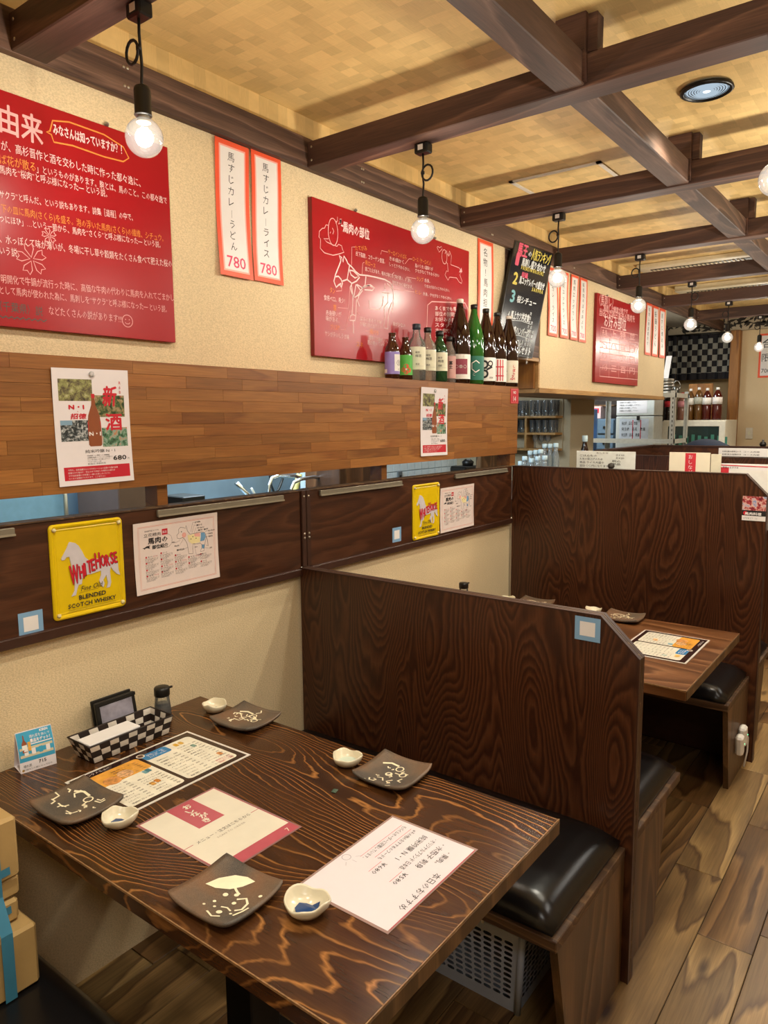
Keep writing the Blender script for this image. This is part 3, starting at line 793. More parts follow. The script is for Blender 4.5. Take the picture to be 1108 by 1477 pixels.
# ================================================================ pendant bulbs: socket box, knotted cord, holder, clear globe
M_GLOBE = glow('clear_bulb_globe', 'FFF2E0', 1.3, 0.38)  # weak emission in the glass stands in for bloom around the filament
M_CORE = glow('bulb_filament', 'FFF4E2', 40.0)
M_CORD = plain('black_cord', '16120f', 0.5)
M_BRASS = plain('bulb_cap_metal', 'C9C2B0', 0.3, 0.9)
def pendant(x, y, label, loop=1, zb=2.189, group=None):
    yb = y
    t = thing('pendant_lamp', label, 'lamp', (x, y, zb))
    MB().use(M_BLACK).box(x - 0.026, x + 0.026, y - 0.016, y + 0.020, 2.436, 2.4675, 0.004).build('ceiling_plug', t)
    m = MB().use(M_WHITE).box(x - 0.010, x + 0.010, y - 0.0165, y - 0.0158, 2.445, 2.462); m.build('rating_sticker', t)
    zt = 2.437; zs = zb + 0.108
    pts = [(x, y, zt), (x + 0.0015 * loop, y, zt - 0.03), (x - 0.001 * loop, y, zt - 0.07)]; ring = []
    cz_ = zt - 0.066; r = 0.017
    rr_ = 0.0215     # the cord is looped once into a ring beside itself
    for k in range(0, 15):
        a = PI - 2 * PI * k / 15
        ring.append((x + loop * (rr_ + rr_ * math.cos(a)), y - 0.006, cz_ + rr_ * 1.15 * math.sin(a)))
    pts += [(x + 0.001 * loop, y + 0.003, cz_ - 0.03), (x, y, zs + 0.01), (x, y, zs - 0.005)]
    MB().use(M_CORD, True).tube(pts, 0.0034, 7).tube(ring, 0.0034, 7, True).lathe([(.001, -.007), (.0065, -.004), (.0065, .004), (.001, .007)], (x + .001 * loop, y - .003, cz_ + .004), 10).build('cord', t)
    m = MB().use(M_BLACK, True).lathe([(0.006, 0.066), (0.0165, 0.060), (0.0185, 0.052), (0.0185, 0.004), (0.0195, 0.002), (0.0195, 0.0), (0.012, -0.001)], (x, y, zb + 0.046), 18); m.build('lamp_holder', t)
    m = MB().use(M_BRASS, True).lathe([(0.0135, 0.012), (0.0135, 0.0), (0.016, -0.004)], (x, y, zb + 0.036), 14, cap=False); m.build('bulb_cap', t)
    R_ = 0.0415; pr = [(0.0145, 0.040)]
    for k in range(1, 15):
        a = PI * (0.16 + 0.84 * k / 14); pr.append((max(0.0005, R_ * math.sin(a)), R_ * math.cos(a)))
    g = MB().use(M_GLOBE, True).lathe(pr, (x, y, zb), 24, cap=False).build('bulb_globe', t)
    m = MB().use(M_CORE, True)
    for k in range(4):
        a = k * PI / 2 + 0.4; m.tube([(x + 0.006 * math.cos(a), y + 0.006 * math.sin(a), zb + 0.02), (x + 0.013 * math.cos(a), y + 0.013 * math.sin(a), zb - 0.014)], 0.0028, 6)
    m.build('filament', t)
    l = lamp('bulb_light', 'POINT', (x, y, zb), E_BULB, C_BULB, 0.022)
    return t
PX = [0.337, 0.368, 0.380, 0.398, 0.404, 0.410, 0.45]
PL = ['nearest hanging bare bulb, in front of the left red board', 'hanging bare bulb in front of the horse chart board', 'hanging bare bulb beside the chalk menu board', 'hanging bare bulb in front of the small red board',
      'fifth hanging bare bulb, in front of the dark checked curtain', 'sixth hanging bare bulb, at right edge of the checked curtain', 'farthest hanging bare bulb, near the far wall poster']
for i in range(7):
    pendant(PX[i], 1.05 + 1.065 * i, PL[i], loop=-1 if i in (0, 2, 3, 5, 6) else 1)
pendant(1.432, 2.115, 'bare bulb of the second row, half cut by the right edge', 1, 2.15)
# its row goes on over the aisle, beyond the frame
for i in (0, 2, 3, 4):
    lamp('aisle_bulb_light', 'POINT', (1.44, 1.05 + 1.065 * i, 2.17), E_BULB, C_BULB, 0.03)

# ================================================================ boards and papers on the left wall
M_RED = plain('glossy_red_board', '9E0F18', 0.28, var=0.03, scale=6)
M_REDSIDE = plain('dark_red_board_edge', '7E1418', 0.35)
M_CHALKW = plain('white_chalk_pen', 'E8C9C6', 0.7, var=0.02)
M_CHALKP = plain('pale_pink_chalk_pen', 'E4A9A6', 0.7, var=0.02)
M_CHALKO = plain('orange_chalk_pen', 'E08A3A', 0.7, var=0.02)
M_CHALKY = plain('yellow_chalk_pen', 'D9C85A', 0.7, var=0.02)
M_CHALKG = plain('grey_chalk_pen', '4c5650', 0.7, var=0.02)
M_INK = plain('black_ink', '1d1a1c', 0.6, var=0.02)
M_INKR = plain('red_ink', 'C5182B', 0.6, var=0.02)
M_PINKINK = plain('pink_marker', 'D9466A', 0.6, var=0.02)
M_PAPER = plain('white_paper', 'E4E0DE', 0.45, var=0.015)
M_GLOSSP = plain('laminated_white_sheet', 'E6DFE2', 0.16, var=0.015, coat=0.4)
M_CREAM = plain('cream_paper', 'E6DCC4', 0.4, var=0.02)
M_ORANGE = plain('orange_red_paper_edge', 'E8542C', 0.5, var=0.03)
M_PINKP = plain('pink_paper_line', 'F0A79A', 0.5, var=0.02)
def board(name, label, cat, x, y0, y1, z0, z1, th, mat=M_RED, side=M_REDSIDE, nails=()):
    t = thing(name, label, cat, (x, (y0 + y1) / 2, z0))
    MB().use(side).box(x, x + th - 0.001, y0, y1, z0, z1, 0.001).build('backing', t)
    MB().use(mat).box(x + th - 0.001, x + th, y0 + .001, y1 - .001, z0 + .001, z1 - .001).build('face', t)
    for yy in nails:
        MB().use(M_STEEL, True).lathe([(0.006, 0.0), (0.007, 0.006), (0.003, 0.012), (0.001, 0.016)], (x + 0.012, yy, z1 + 0.006), 10, (1, 0, 0)).build('hook', t)
    return t, Sheet(wall_pt(x + th), t)
XB = XU + 0.018
def W(px, py, x=None):
    p_ = P(px, py, x=XB + 0.004 if x is None else x); return p_.y, p_.z
def pxtext(sh, st, a, b, h, mat, x=None, part='lettering', **k):
    """line of writing running between two photo points of the board's plane"""
    (y0, z0), (y1, z1) = W(*a, x=x), W(*b, x=x)
    sh.text(st, y0, z0, h, mat, w_=math.hypot(y1 - y0, z1 - z0), rot=math.atan2(z1 - z0, y1 - y0), part=part, **k)
def pxline(sh, pts, w_, mat, x=None, part='artwork', lay=3, closed=False):
    sh.line([W(*p_, x=x) for p_ in pts], w_, mat, lay, part, closed)

# -- left red board
y1_, zt = W(242, 213); _, zb_ = W(253, 493)
t, sh = board('red_story_board', 'red board covered in white handwriting, at left edge behind nearest bulb', 'board', XU + 0.001, 0.40, y1_, W(0, 470)[1], W(0, 128)[1], 0.020, nails=(W(155, 178)[0],))
pxtext(sh, '由来', (0, 186), (62, 207), 0.075, M_CHALKP, bold=0.0012)
pxtext(sh, '桜肉の', (-90, 158), (-6, 184), 0.075, M_CHALKP, bold=0.0012)
pxtext(sh, 'みなさんは知っていますか？！', (77, 192), (176, 222), 0.03, M_CHALKW, bold=0.0006)
pxline(sh, [(72, 189), (76, 174), (100, 176), (150, 194), (178, 212), (186, 228), (178, 233), (150, 226), (105, 210), (78, 205), (74, 194), (67, 190)], 0.004, M_CHALKO, closed=True)
lines = [('が、高杉晋作と酒を交わした時に作った都々逸に、', (2, 215), (203, 269), M_CHALKW, 0.029),
         ('三千世界の鴉を殺し」「咲いた桜になぜ駒繋ぐ', (-150, 178), (-2, 224), M_CHALKW, 0.026),
         ('ば花が散る', (0, 235), (52, 247), M_CHALKO, 0.029),
         ('」というものがあります。駒とは、馬のこと。この都々逸で', (53, 248), (241, 294), M_CHALKW, 0.025),
         ('馬肉を“桜肉”と呼ぶ様になった― という説。', (0, 249), (155, 284), M_CHALKW, 0.025),
         ('サクラ”と呼んだ、という説もあります。詩集［道程］の中で、', (0, 285), (192, 318), M_CHALKW, 0.024),
         ('下の皿に馬肉(さくら)を盛る。泡の浮いた馬肉(さくら)の繊維、シチュウ。', (2, 305), (236, 348), M_CHALKO, 0.025),
         ('つにほひ」…という一節から、馬肉を“さくら”と呼ぶ様になった― という説。', (0, 320), (232, 357), M_CHALKW, 0.023),
         ('、水っぽくて味が薄いが、冬場に干し草や穀類をたくさん食べて肥えた桜の', (0, 349), (248, 385), M_CHALKW, 0.026),
         ('いう説', (0, 366), (25, 370), M_CHALKW, 0.026),
         ('明開化で牛鍋が流行った時に、高価な牛肉の代わりに馬肉を入れてごまかし', (2, 407), (251, 434), M_CHALKP, 0.026),
         ('として馬肉が使われた為に、馬刺しを“サクラ”と呼ぶ様になった― という説。', (0, 423), (241, 450), M_CHALKP, 0.025),
         ('（千葉県）説', (0, 447), (62, 455), M_CHALKG, 0.03),
         ('などたくさんの説があります!!!', (71, 453), (176, 465), M_CHALKP, 0.028)]
for st, a, b, mt, h in lines:
    rr = random.Random(len(st)); pxtext(sh, st, a, b, h * 0.9, mt)
pxline(sh, [(0 + 4.2 * k, 456 + (2 if k % 2 else -1) + k * .4) for k in range(17)], 0.003, M_CHALKG)
def flower(sh, c, r, mt):
    y, z = W(*c)
    for k in range(5):
        a = PI / 2 + k * 2 * PI / 5 + 0.2
        f = lambda da, rr: (y + r * rr * math.cos(a + da), z + r * rr * math.sin(a + da))
        sh.line([f(0, 0.12), f(-.42, .7), f(-.25, 1.0), f(0, .82), f(.25, 1.0), f(.42, .7)], 0.0022, mt, 3, 'artwork', True)
flower(sh, (46, 374), 0.040, M_CHALKP); flower(sh, (71, 340), 0.020, M_CHALKP)
y, z = W(184, 463); sh.ring(y, z, 0.017, 0.002, M_CHALKP, 3)
for dy in (-.006, .006): sh.disc(y + dy, z + 0.004, 0.0016, M_CHALKP, 3)
sh.line([(y - .008, z - .004), (y - .004, z - .008), (y + .004, z - .008), (y + .008, z - .004)], 0.0018, M_CHALKP, 3)
sh.done()

# -- horse chart board
t, sh = board('red_chart_board', 'red board with chalk drawing of a horse and its meat cuts', 'board', XU + 0.001, W(450, 283)[0], W(677, 362)[0], W(448, 512)[1], W(450, 283)[1], 0.020, nails=(W(514, 300)[0], W(628, 342)[0]))
pxtext(sh, '馬肉の部位', (495, 333), (533, 345), 0.045, M_CHALKW, bold=0.001)
pxtext(sh, '・', (492, 331), (496, 332), 0.04, M_CHALKW)
def Z3(pts, ox=440, oy=270, s_=0.22563): return [(ox + a * s_, oy + b * s_) for a, b in pts]
def Z4(pts, ox=440, oy=400, s_=0.14440): return [(ox + a * s_, oy + b * s_) for a, b in pts]
lw = 0.0055
for pts in ([(230, 470), (220, 435), (235, 450), (243, 478), (250, 440), (265, 465), (275, 488), (300, 510), (325, 540), (350, 560), (400, 565), (450, 575), (510, 590), (545, 610), (565, 640)],
            [(230, 470), (215, 510), (195, 560), (185, 600), (190, 615), (200, 640), (215, 625), (232, 615)], [(190, 572), (215, 570), (232, 590), (240, 615), (232, 640), (225, 625)],
            [(240, 600), (270, 590), (280, 530), (285, 500)], [(285, 530), (310, 535), (345, 570), (320, 580), (295, 560), (285, 530)], [(270, 590), (300, 615), (330, 600), (350, 575)], [(300, 615), (290, 640), (300, 680), (318, 705), (340, 690), (355, 660), (330, 622)], [(390, 570), (385, 625), (355, 660)], [(385, 630), (420, 625), (445, 645), (430, 660), (380, 655)]):
    pxline(sh, Z3(pts), lw, M_CHALKW)
for pts in ([(465, 70), (480, 190), (470, 380)], [(510, 70), (490, 190), (515, 215), (508, 380)], [(452, 385), (448, 430), (500, 432), (508, 385), (480, 372), (452, 385)], [(482, 435), (485, 560)], [(575, 130), (540, 180), (525, 230), (545, 290)], [(520, 70), (575, 105), (640, 80), (690, 110)],
            [(800, 60), (800, 120)], [(870, 80), (885, 170), (880, 300), (870, 350)], [(640, 230), (645, 310), (740, 322), (775, 280), (785, 190)], [(825, 140), (830, 250), (790, 300), (800, 400), (785, 505), (828, 515), (830, 410), (845, 310), (870, 250)], [(820, 60), (850, 90), (880, 130)], [(770, 150), (850, 160)]):
    pxline(sh, Z4(pts), lw * 0.8, M_CHALKW)
# small cheerful ponies in the corners
for pts in ([(150, 245), (135, 240), (125, 262), (112, 262), (92, 282), (90, 320), (100, 330), (98, 390), (125, 420), (180, 435), (225, 425), (250, 415), (240, 398), (235, 375), (215, 365), (205, 378), (170, 365), (140, 350), (120, 330), (150, 330)], [(175, 260), (185, 280), (178, 300)], [(165, 285), (160, 295)]):
    pxline(sh, Z3(pts), 0.003, M_CHALKP)
y, z = W(*Z3([(180, 286)])[0]); sh.ring(y, z, 0.028, 0.003, M_CHALKP, 3, ry=0.05)
pxtext(sh, '♪♫', Z3([(198, 225)])[0], Z3([(232, 245)])[0], 0.04, M_CHALKP)
for pts in ([(895, 425), (905, 405), (915, 440), (925, 408), (937, 440), (932, 495), (985, 515), (1002, 540), (990, 560), (1005, 600), (1000, 615), (985, 605), (970, 580), (925, 575), (915, 595), (895, 560), (905, 535), (915, 540), (912, 490), (900, 475)],
            [(845, 385), (850, 378), (862, 388), (872, 378), (878, 395), (858, 415), (845, 385)], [(912, 425), (920, 440), (930, 420)]):
    pxline(sh, Z3(pts), 0.003, M_CHALKP)
y, z = W(*Z3([(892, 445)])[0]); sh.ring(y, z, 0.022, 0.003, M_CHALKP, 3, ry=0.032)
sh.poly([W(*q_) for q_ in Z3([(985, 545), (1000, 515), (1006, 542)])], M_CHALKP, 3)
notes = [('たてがみ', (322, 402), (398, 405), M_CHALKO, .03), ('皮下脂肪。コラーゲン豊富。', (325, 435), (512, 487), M_CHALKW, .028), ('肩ロース', (385, 492), (450, 517), M_CHALKO, .03), ('歯ごたえがあり、噛めば噛むほど味が濃い。よく動く', (385, 532), (680, 610), M_CHALKW, .026), ('部位だから味がある。', (558, 618), (690, 652), M_CHALKW, .026),
         ('サーロインのばら', (532, 425), (650, 462), M_CHALKO, .032), ('きめ細かく', (540, 465), (632, 490), M_CHALKW, .026), ('しっとりやわらかい。', (540, 502), (672, 540), M_CHALKW, .026), ('ロース（サーロイン）', (690, 470), (805, 500), M_CHALKO, .032), ('脂のうまい霜降りが', (705, 510), (818, 535), M_CHALKW, .026), ('クセがなくてやわらかい', (705, 542), (858, 576), M_CHALKW, .026),
         ('ランプ', (715, 598), (758, 605), M_CHALKO, .03), ('赤身。', (765, 605), (800, 612), M_CHALKW, .026), ('うまみがあるのにやわらかい。', (765, 640), (925, 670), M_CHALKW, .024), ('ヒレ', (705, 678), (745, 690), M_CHALKO, .03), ('赤身、クセがなくやわらかい。', (755, 690), (940, 722), M_CHALKW, .024)]
for st, a, b, mt, h in notes: pxtext(sh, st, Z3([a])[0], Z3([b])[0], h * 0.72, mt)
notes4 = [('タン', (250, 150), (300, 165), M_CHALKO, .034), ('食感ベロ。希少！', (190, 222), (400, 260), M_CHALKW, .03), ('首', (285, 325), (315, 330), M_CHALKO, .034), ('赤身硬いが', (210, 375), (365, 395), M_CHALKW, .03), ('味がある。', (210, 430), (345, 455), M_CHALKW, .03), ('ブリスケ', (258, 520), (350, 528), M_CHALKO, .032), ('サシが多いしうま味', (200, 580), (440, 620), M_CHALKW, .03),
          ('スネ', (515, 690), (580, 700), M_CHALKO, .034), ('肩バラ', (650, 560), (735, 580), M_CHALKO, .03), ('霜降りで味がいい、', (640, 620), (825, 655), M_CHALKW, .026), ('筋が走っている', (625, 665), (800, 690), M_CHALKW, .026), ('深みのあるうま味', (550, 430), (765, 470), M_CHALKW, .026), ('が噛むほど出てくる。', (550, 480), (780, 520), M_CHALKW, .026), ('脂が少ない', (880, 480), (1000, 500), M_CHALKW, .026)]
for st, a, b, mt, h in notes4: pxtext(sh, st, Z4([a])[0], Z4([b])[0], h * 0.75, mt)
for pts in ([(320, 382), (300, 382), (298, 500)], [(530, 415), (490, 405), (485, 430)], [(685, 460), (665, 458), (640, 490)], [(380, 480), (370, 485), (365, 555)], [(710, 585), (650, 575), (645, 590)], [(700, 670), (600, 655), (560, 650)], [(200, 665), (235, 662), (235, 640)], [(570, 545), (555, 560)]):
    pxline(sh, Z3(pts), 0.0022, M_CHALKP)
for pts in ([(330, 302), (432, 312), (450, 90)], [(355, 522), (405, 522), (450, 330)], [(600, 535), (650, 540)], [(520, 340), (545, 370)]):
    pxline(sh, Z4(pts), 0.0022, M_CHALKP)
# framed remark at the lower right of the board
fr_pts = [(623, 435), (671, 437), (675, 445), (675, 505), (668, 512), (620, 506), (615, 495), (617, 440)]
pxline(sh, fr_pts, 0.005, M_CHALKP, closed=True)
for k in range(7):
    pxtext(sh, ['あくまでも馬肉の', '部位の説明です。', 'お好みの部位を', 'スタッフまで', 'お気軽に', 'お尋ね下さい', 'ませ。'][k], (628, 447 + k * 8), (668, 449 + k * 8), 0.022, M_CHALKW, bold=0.0004)
sh.done()

# -- price strips of white paper edged in orange
def strip(label, tl, tr, bl, st, price, wob=0.05, x=XU + 0.002, hz=None, grp=None, letters=True, fit=None):
    (y0, z1) = W(*tl, x=x); (y1, _) = W(*tr, x=x); (_, z0) = W(*bl, x=x)
    t = thing('price_strip', label, 'paper strip', (x, (y0 + y1) / 2, z0), grp)
    # gently waving paper
    n = 10; vs = []; fs = []
    H = z1 - z0; Wd = y1 - y0
    wave = lambda v: 0.003 + 0.0035 * math.sin(v / H * 5.0 + y0 * 9) + (0.006 * (1 - v / H) ** 3)
    pt = lambda u, v, h: Vector((x + wave(max(0, min(H, v))) + h, y0 + u, z0 + v))
    m = MB().use(M_ORANGE)
    for k in range(n):
        a, b = H * k / n, H * (k + 1) / n
        m.quad(pt(0, a, 0), pt(Wd, a, 0), pt(Wd, b, 0), pt(0, b, 0))
    m.build('sheet', t)
    sh = Sheet(pt, t, 0.0002)
    e = Wd * 0.11
    for k in range(n):
        a = e + (H - 2 * e) * k / n; b = e + (H - 2 * e) * (k + 1) / n
        sh.poly([(e, a), (Wd - e, a), (Wd - e, b), (e, b)], M_PINKP, 1, 'white_field')
        sh.poly([(e * 1.35, max(a, e * 1.35)), (Wd - e * 1.35, max(a, e * 1.35)), (Wd - e * 1.35, min(b, H - e * 1.35)), (e * 1.35, min(b, H - e * 1.35))], M_PAPER, 2, 'white_field')
    nn = len(st); ph = (H - 2 * e) * 0.80 / max(nn, 5)
    hh = min(ph * 0.88, Wd * 0.5)
    sh.vtext(st, Wd * 0.46, H - e * 1.6, hh, M_INK, ph, wob)
    if price: sh.text(price, Wd * 0.5, e * 1.9, Wd * 0.36, M_PINKINK, align='c', bold=0.0005, w_=Wd * 0.55)
    sh.done(); return t
strip('orange edged paper strip priced 780, left of the pair beside the left red board', (308, 196), (357, 212), (316, 396), '馬すじカレーうどん', '780')
strip('orange edged paper strip priced 780, right of the pair beside the left red board', (360, 214), (403, 230), (364, 404), '馬すじカレーライス', '780')
strip('tall white paper strip with orange edge behind the green bottle', (689, 343), (711, 350), (689, 500), '名物！馬肉担々麺', '')
for k, (a, b, st, lb) in enumerate(((791, 806, '馬肉カレーライス', 'first of four, behind the third bulb'), (808, 821, '馬肉ユッケライス', 'second of four, behind the third bulb'), (823, 835, '馬肉エッグカレー', 'third of four beside the third bulb'), (836, 848, '桜馬肉そぼろ丼ぶり', 'fourth of four, right of the third bulb'))):
    strip('white paper strip with orange edge, ' + lb, (a, 384 + (a - 791) * .35), (b - 1, 390), (a, 484 + k * 3), st, '700')
for k, (a, b, st, lb) in enumerate(((932, 941, '馬刺し特選盛合せ', 'left of three at right end of hanging wall'), (942, 951, '桜鍋うどん', 'middle of three at right end of hanging wall'), (952, 961, '馬すじ煮込み', 'right of three at right end of hanging wall'))):
    strip('white paper strip with orange edge, ' + lb, (a, 436 + k * 4), (b - 0.5, 440), (a, 512 + k * 2), st, '')

# -- small red board on the hanging wall
t, sh = board('red_price_board', 'small red board with a chalked price table on the hanging wall', 'board', XU + 0.001, W(862, 422)[0], W(924, 440)[0], W(860, 551)[1], W(862, 422)[1], 0.020, nails=(W(877, 423)[0], W(910, 433)[0]))
def Z8(a, b): return (840 + a * 0.12635, 410 + b * 0.12635)
def T8(st, a, b, h, mt): pxtext(sh, st, Z8(*a), Z8(*b), h, mt, bold=0.0009)
T8('〈馬刺し〉', (195, 235), (355, 250), .085, M_CHALKP); T8('馬刺しは鮮度が命です', (245, 300), (520, 350), .05, M_CHALKP); T8('当店では毎日直送の馬肉を', (195, 350), (600, 430), .055, M_CHALKP); T8('お好み部位', (250, 470), (500, 525), .10, M_CHALKW)
for r in range(4):
    for k in range(4):
        T8([['赤身', '上', '特', '並'], ['ロース', '八', '百', '円'], ['タン', '二', '切', '円'], ['バラ', '三', '百', '円']][r][k], (225 + k * 105, 590 + r * 130 + k * 12), (285 + k * 105, 598 + r * 130 + k * 12), .055, M_CHALKP)
for yy in (490, 590, 650, 720, 780, 860, 950, 1050):
    pxline(sh, [Z8(200 if yy > 500 else 215, yy), Z8(635, yy + 90 - (yy - 490) * 0.09)], 0.005, M_CHALKP)
for xx in (215, 320, 430, 530, 632): pxline(sh, [Z8(xx, 490 + (xx - 215) * .2), Z8(xx - 15, 1050 + (xx - 215) * .06)], 0.004, M_CHALKP)
sh.done()

# -- chalk menu board standing on the box shelf, leaning back
M_SLATE = plain('chalkboard_slate', '20242C', 0.22, coat=0.2, var=0.08)
A = P(713, 508, x=-0.080); B = P(768, 517, x=-0.080); Cc = P(798, 366, x=-0.088); Dd = P(743, 346, x=-0.088)
U_ = (B - A).normalized(); V_ = ((Dd - A) - U_ * (Dd - A).dot(U_) * 0.0).normalized(); N_ = U_.cross(V_).normalized()
if N_.x < 0: N_ = -N_
bw = (B - A).length; bh_ = (Dd - A).length
t = thing('chalk_menu_board', 'leaning black chalk menu board ranking dishes 1 2 3, behind the last bottles', 'menu board', A)
m = MB().use(M_BLACK); m.add([A, B, Cc, Dd] + [q_ - N_ * 0.016 for q_ in (A, B, Cc, Dd)], [(0, 1, 2, 3), (7, 6, 5, 4), (0, 4, 5, 1), (1, 5, 6, 2), (2, 6, 7, 3), (3, 7, 4, 0)]); m.build('frame', t)
def slp(u, v, h):   # u, v in 0..1 of the leaning face
    return (A * (1 - u) + B * u) * (1 - v) + (Dd * (1 - u) + Cc * u) * v + N_ * (h + 0.0006)
m = MB().use(M_SLATE); m.quad(slp(.02, .01, 0), slp(.98, .01, 0), slp(.98, .99, 0), slp(.02, .99, 0)); m.build('slate', t)
sh = Sheet(lambda u, v, h: slp(u / bw, v / bh_, h), t, 0.0004)
def BT(st, u, v, h, mt, w_=None, bold=0.0014): sh.text(st, u * bw, v * bh_, h, mt, w_=w_ * bw if w_ else None, bold=bold)
M_CHP = plain('pink_chalk', 'E2607C', 0.8); M_CHB = plain('blue_chalk', '7fb7c0', 0.8); M_CW = plain('white_chalk', 'DDE2E4', 0.8)
BT('馬王', .10, .885, .085, M_CHP, .24, .003); BT('の', .37, .90, .04, M_CW, .08); BT('人気ランキング', .46, .885, .075, M_CHALKY, .50, .002)
BT('1', .10, .79, .095, M_CHP, .07, .004); BT('馬刺し盛り合わせ', .25, .80, .055, M_CW, .62); BT('ＰＲＥＭＩＵＭ ＢＡＳＡＳＨＩ', .26, .765, .03, M_CHALKY, .58)
BT('2', .12, .62, .095, M_CHALKY, .10, .004); BT('桜鍋', .30, .70, .035, M_CHP, .15); BT('馬ユッケレバーの盛合せ', .27, .64, .05, M_CW, .66); BT('ＳＡＫＵＲＡ', .62, .60, .03, M_CHALKY, .3)
BT('3', .14, .46, .095, M_CHB, .09, .004); BT('桜シチュー', .30, .47, .045, M_CW, .5)
BT('4. 馬上カツ丼定食', .15, .32, .05, M_CW, .55); BT('5. 特盛ハンバーグ', .2, .19, .05, M_CW, .58)
BT('しめはコレ！', .3, .085, .05, M_CW, .34); BT('鍋うどんセット', .3, .025, .055, M_CW, .6)
for (a, b, c) in ((.25, .30, .78), (.25, .17, .75)): sh.line([(a * bw, b * bh_), ((a + c) / 2 * bw, (b + .012) * bh_), (c * bw, b * bh_)], 0.003, M_CW)
for k in range(3): sh.vtext('数量限定売切御免', (.72 + .07 * k) * bw, (.42 - .08 * k) * bh_, 0.022, M_CW, 0.026)
sh.done()

# ================================================================ notices on the ledge board and back panels (front face x = 0)
def sheet_on(name, label, cat, y0, y1, z0, z1, mat=M_GLOSSP, x=0.0008, th=0.0010, grp=None, edge=None, curl=0.0, tilt=0.0):
    t = thing(name, label, cat, (x, (y0 + y1) / 2, z0), grp)
    c_, s_ = math.cos(tilt), math.sin(tilt)
    cu = lambda u, v: curl * ((v / (z1 - z0) - .5) ** 2 * 4)
    pt = lambda u, v, h: Vector((x + h + cu(u, v), y0 + u * c_ - v * s_, z0 + v * c_ + u * s_))
    m = MB().use(mat); n = 8 if curl else 1; Wd, H = y1 - y0, z1 - z0
    for k in range(n):
        a, b = H * k / n, H * (k + 1) / n
        m.quad(pt(0, a, th), pt(Wd, a, th), pt(Wd, b, th), pt(0, b, th)); m.quad(pt(0, a, 0), pt(0, b, 0), pt(Wd, b, 0), pt(Wd, a, 0))
        m.quad(pt(0, a, 0), pt(0, a, th), pt(0, b, th), pt(0, b, 0)); m.quad(pt(Wd, a, 0), pt(Wd, b, 0), pt(Wd, b, th), pt(Wd, a, th))
    m.quad(pt(0, 0, 0), pt(Wd, 0, 0), pt(Wd, 0, th), pt(0, 0, th)); m.quad(pt(0, H, 0), pt(0, H, th), pt(Wd, H, th), pt(Wd, H, 0))
    m.build('sheet', t)
    return t, Sheet(lambda u, v, h: pt(u, v, th + h), t, 0.0002), Wd, H
def photo_mat(name, stops, scale, dist=0.4, axis=(1, 1, 1)):
    t_ = NT(name); n = t_.noise(t_.map(t_.pos(), axis), scale, 6, 0.65, dist); t_.base(t_.ramp(n, stops)); t_.set(0.35); return t_.m
PH1 = photo_mat('photo_rice_hands', [(0.36, '2f2a26'), (0.46, '6b6247'), (0.56, '8f9058'), (0.66, 'b9b48c')], 60)
PH2 = photo_mat('photo_grove', [(0.36, '1d2a18'), (0.47, '3f5a33'), (0.55, '93805a'), (0.66, 'b7a584')], 55)
PH3 = photo_mat('photo_crowd', [(0.38, '1b1f22'), (0.48, '3c4446'), (0.55, '8a8f90'), (0.64, 'c6c8c8')], 150)
PH4 = photo_mat('photo_pouring', [(0.36, '22302a'), (0.46, '4d7a58'), (0.54, '8ea79a'), (0.63, 'c07a4e')], 60)
PHSKY = plain('photo_sky', '7FA0B8', 0.4)
M_BROWNB = plain('poster_bottle_amber', '8a4a28', 0.4); M_REDP = plain('poster_red', 'BE1B2E', 0.4, var=0.02)
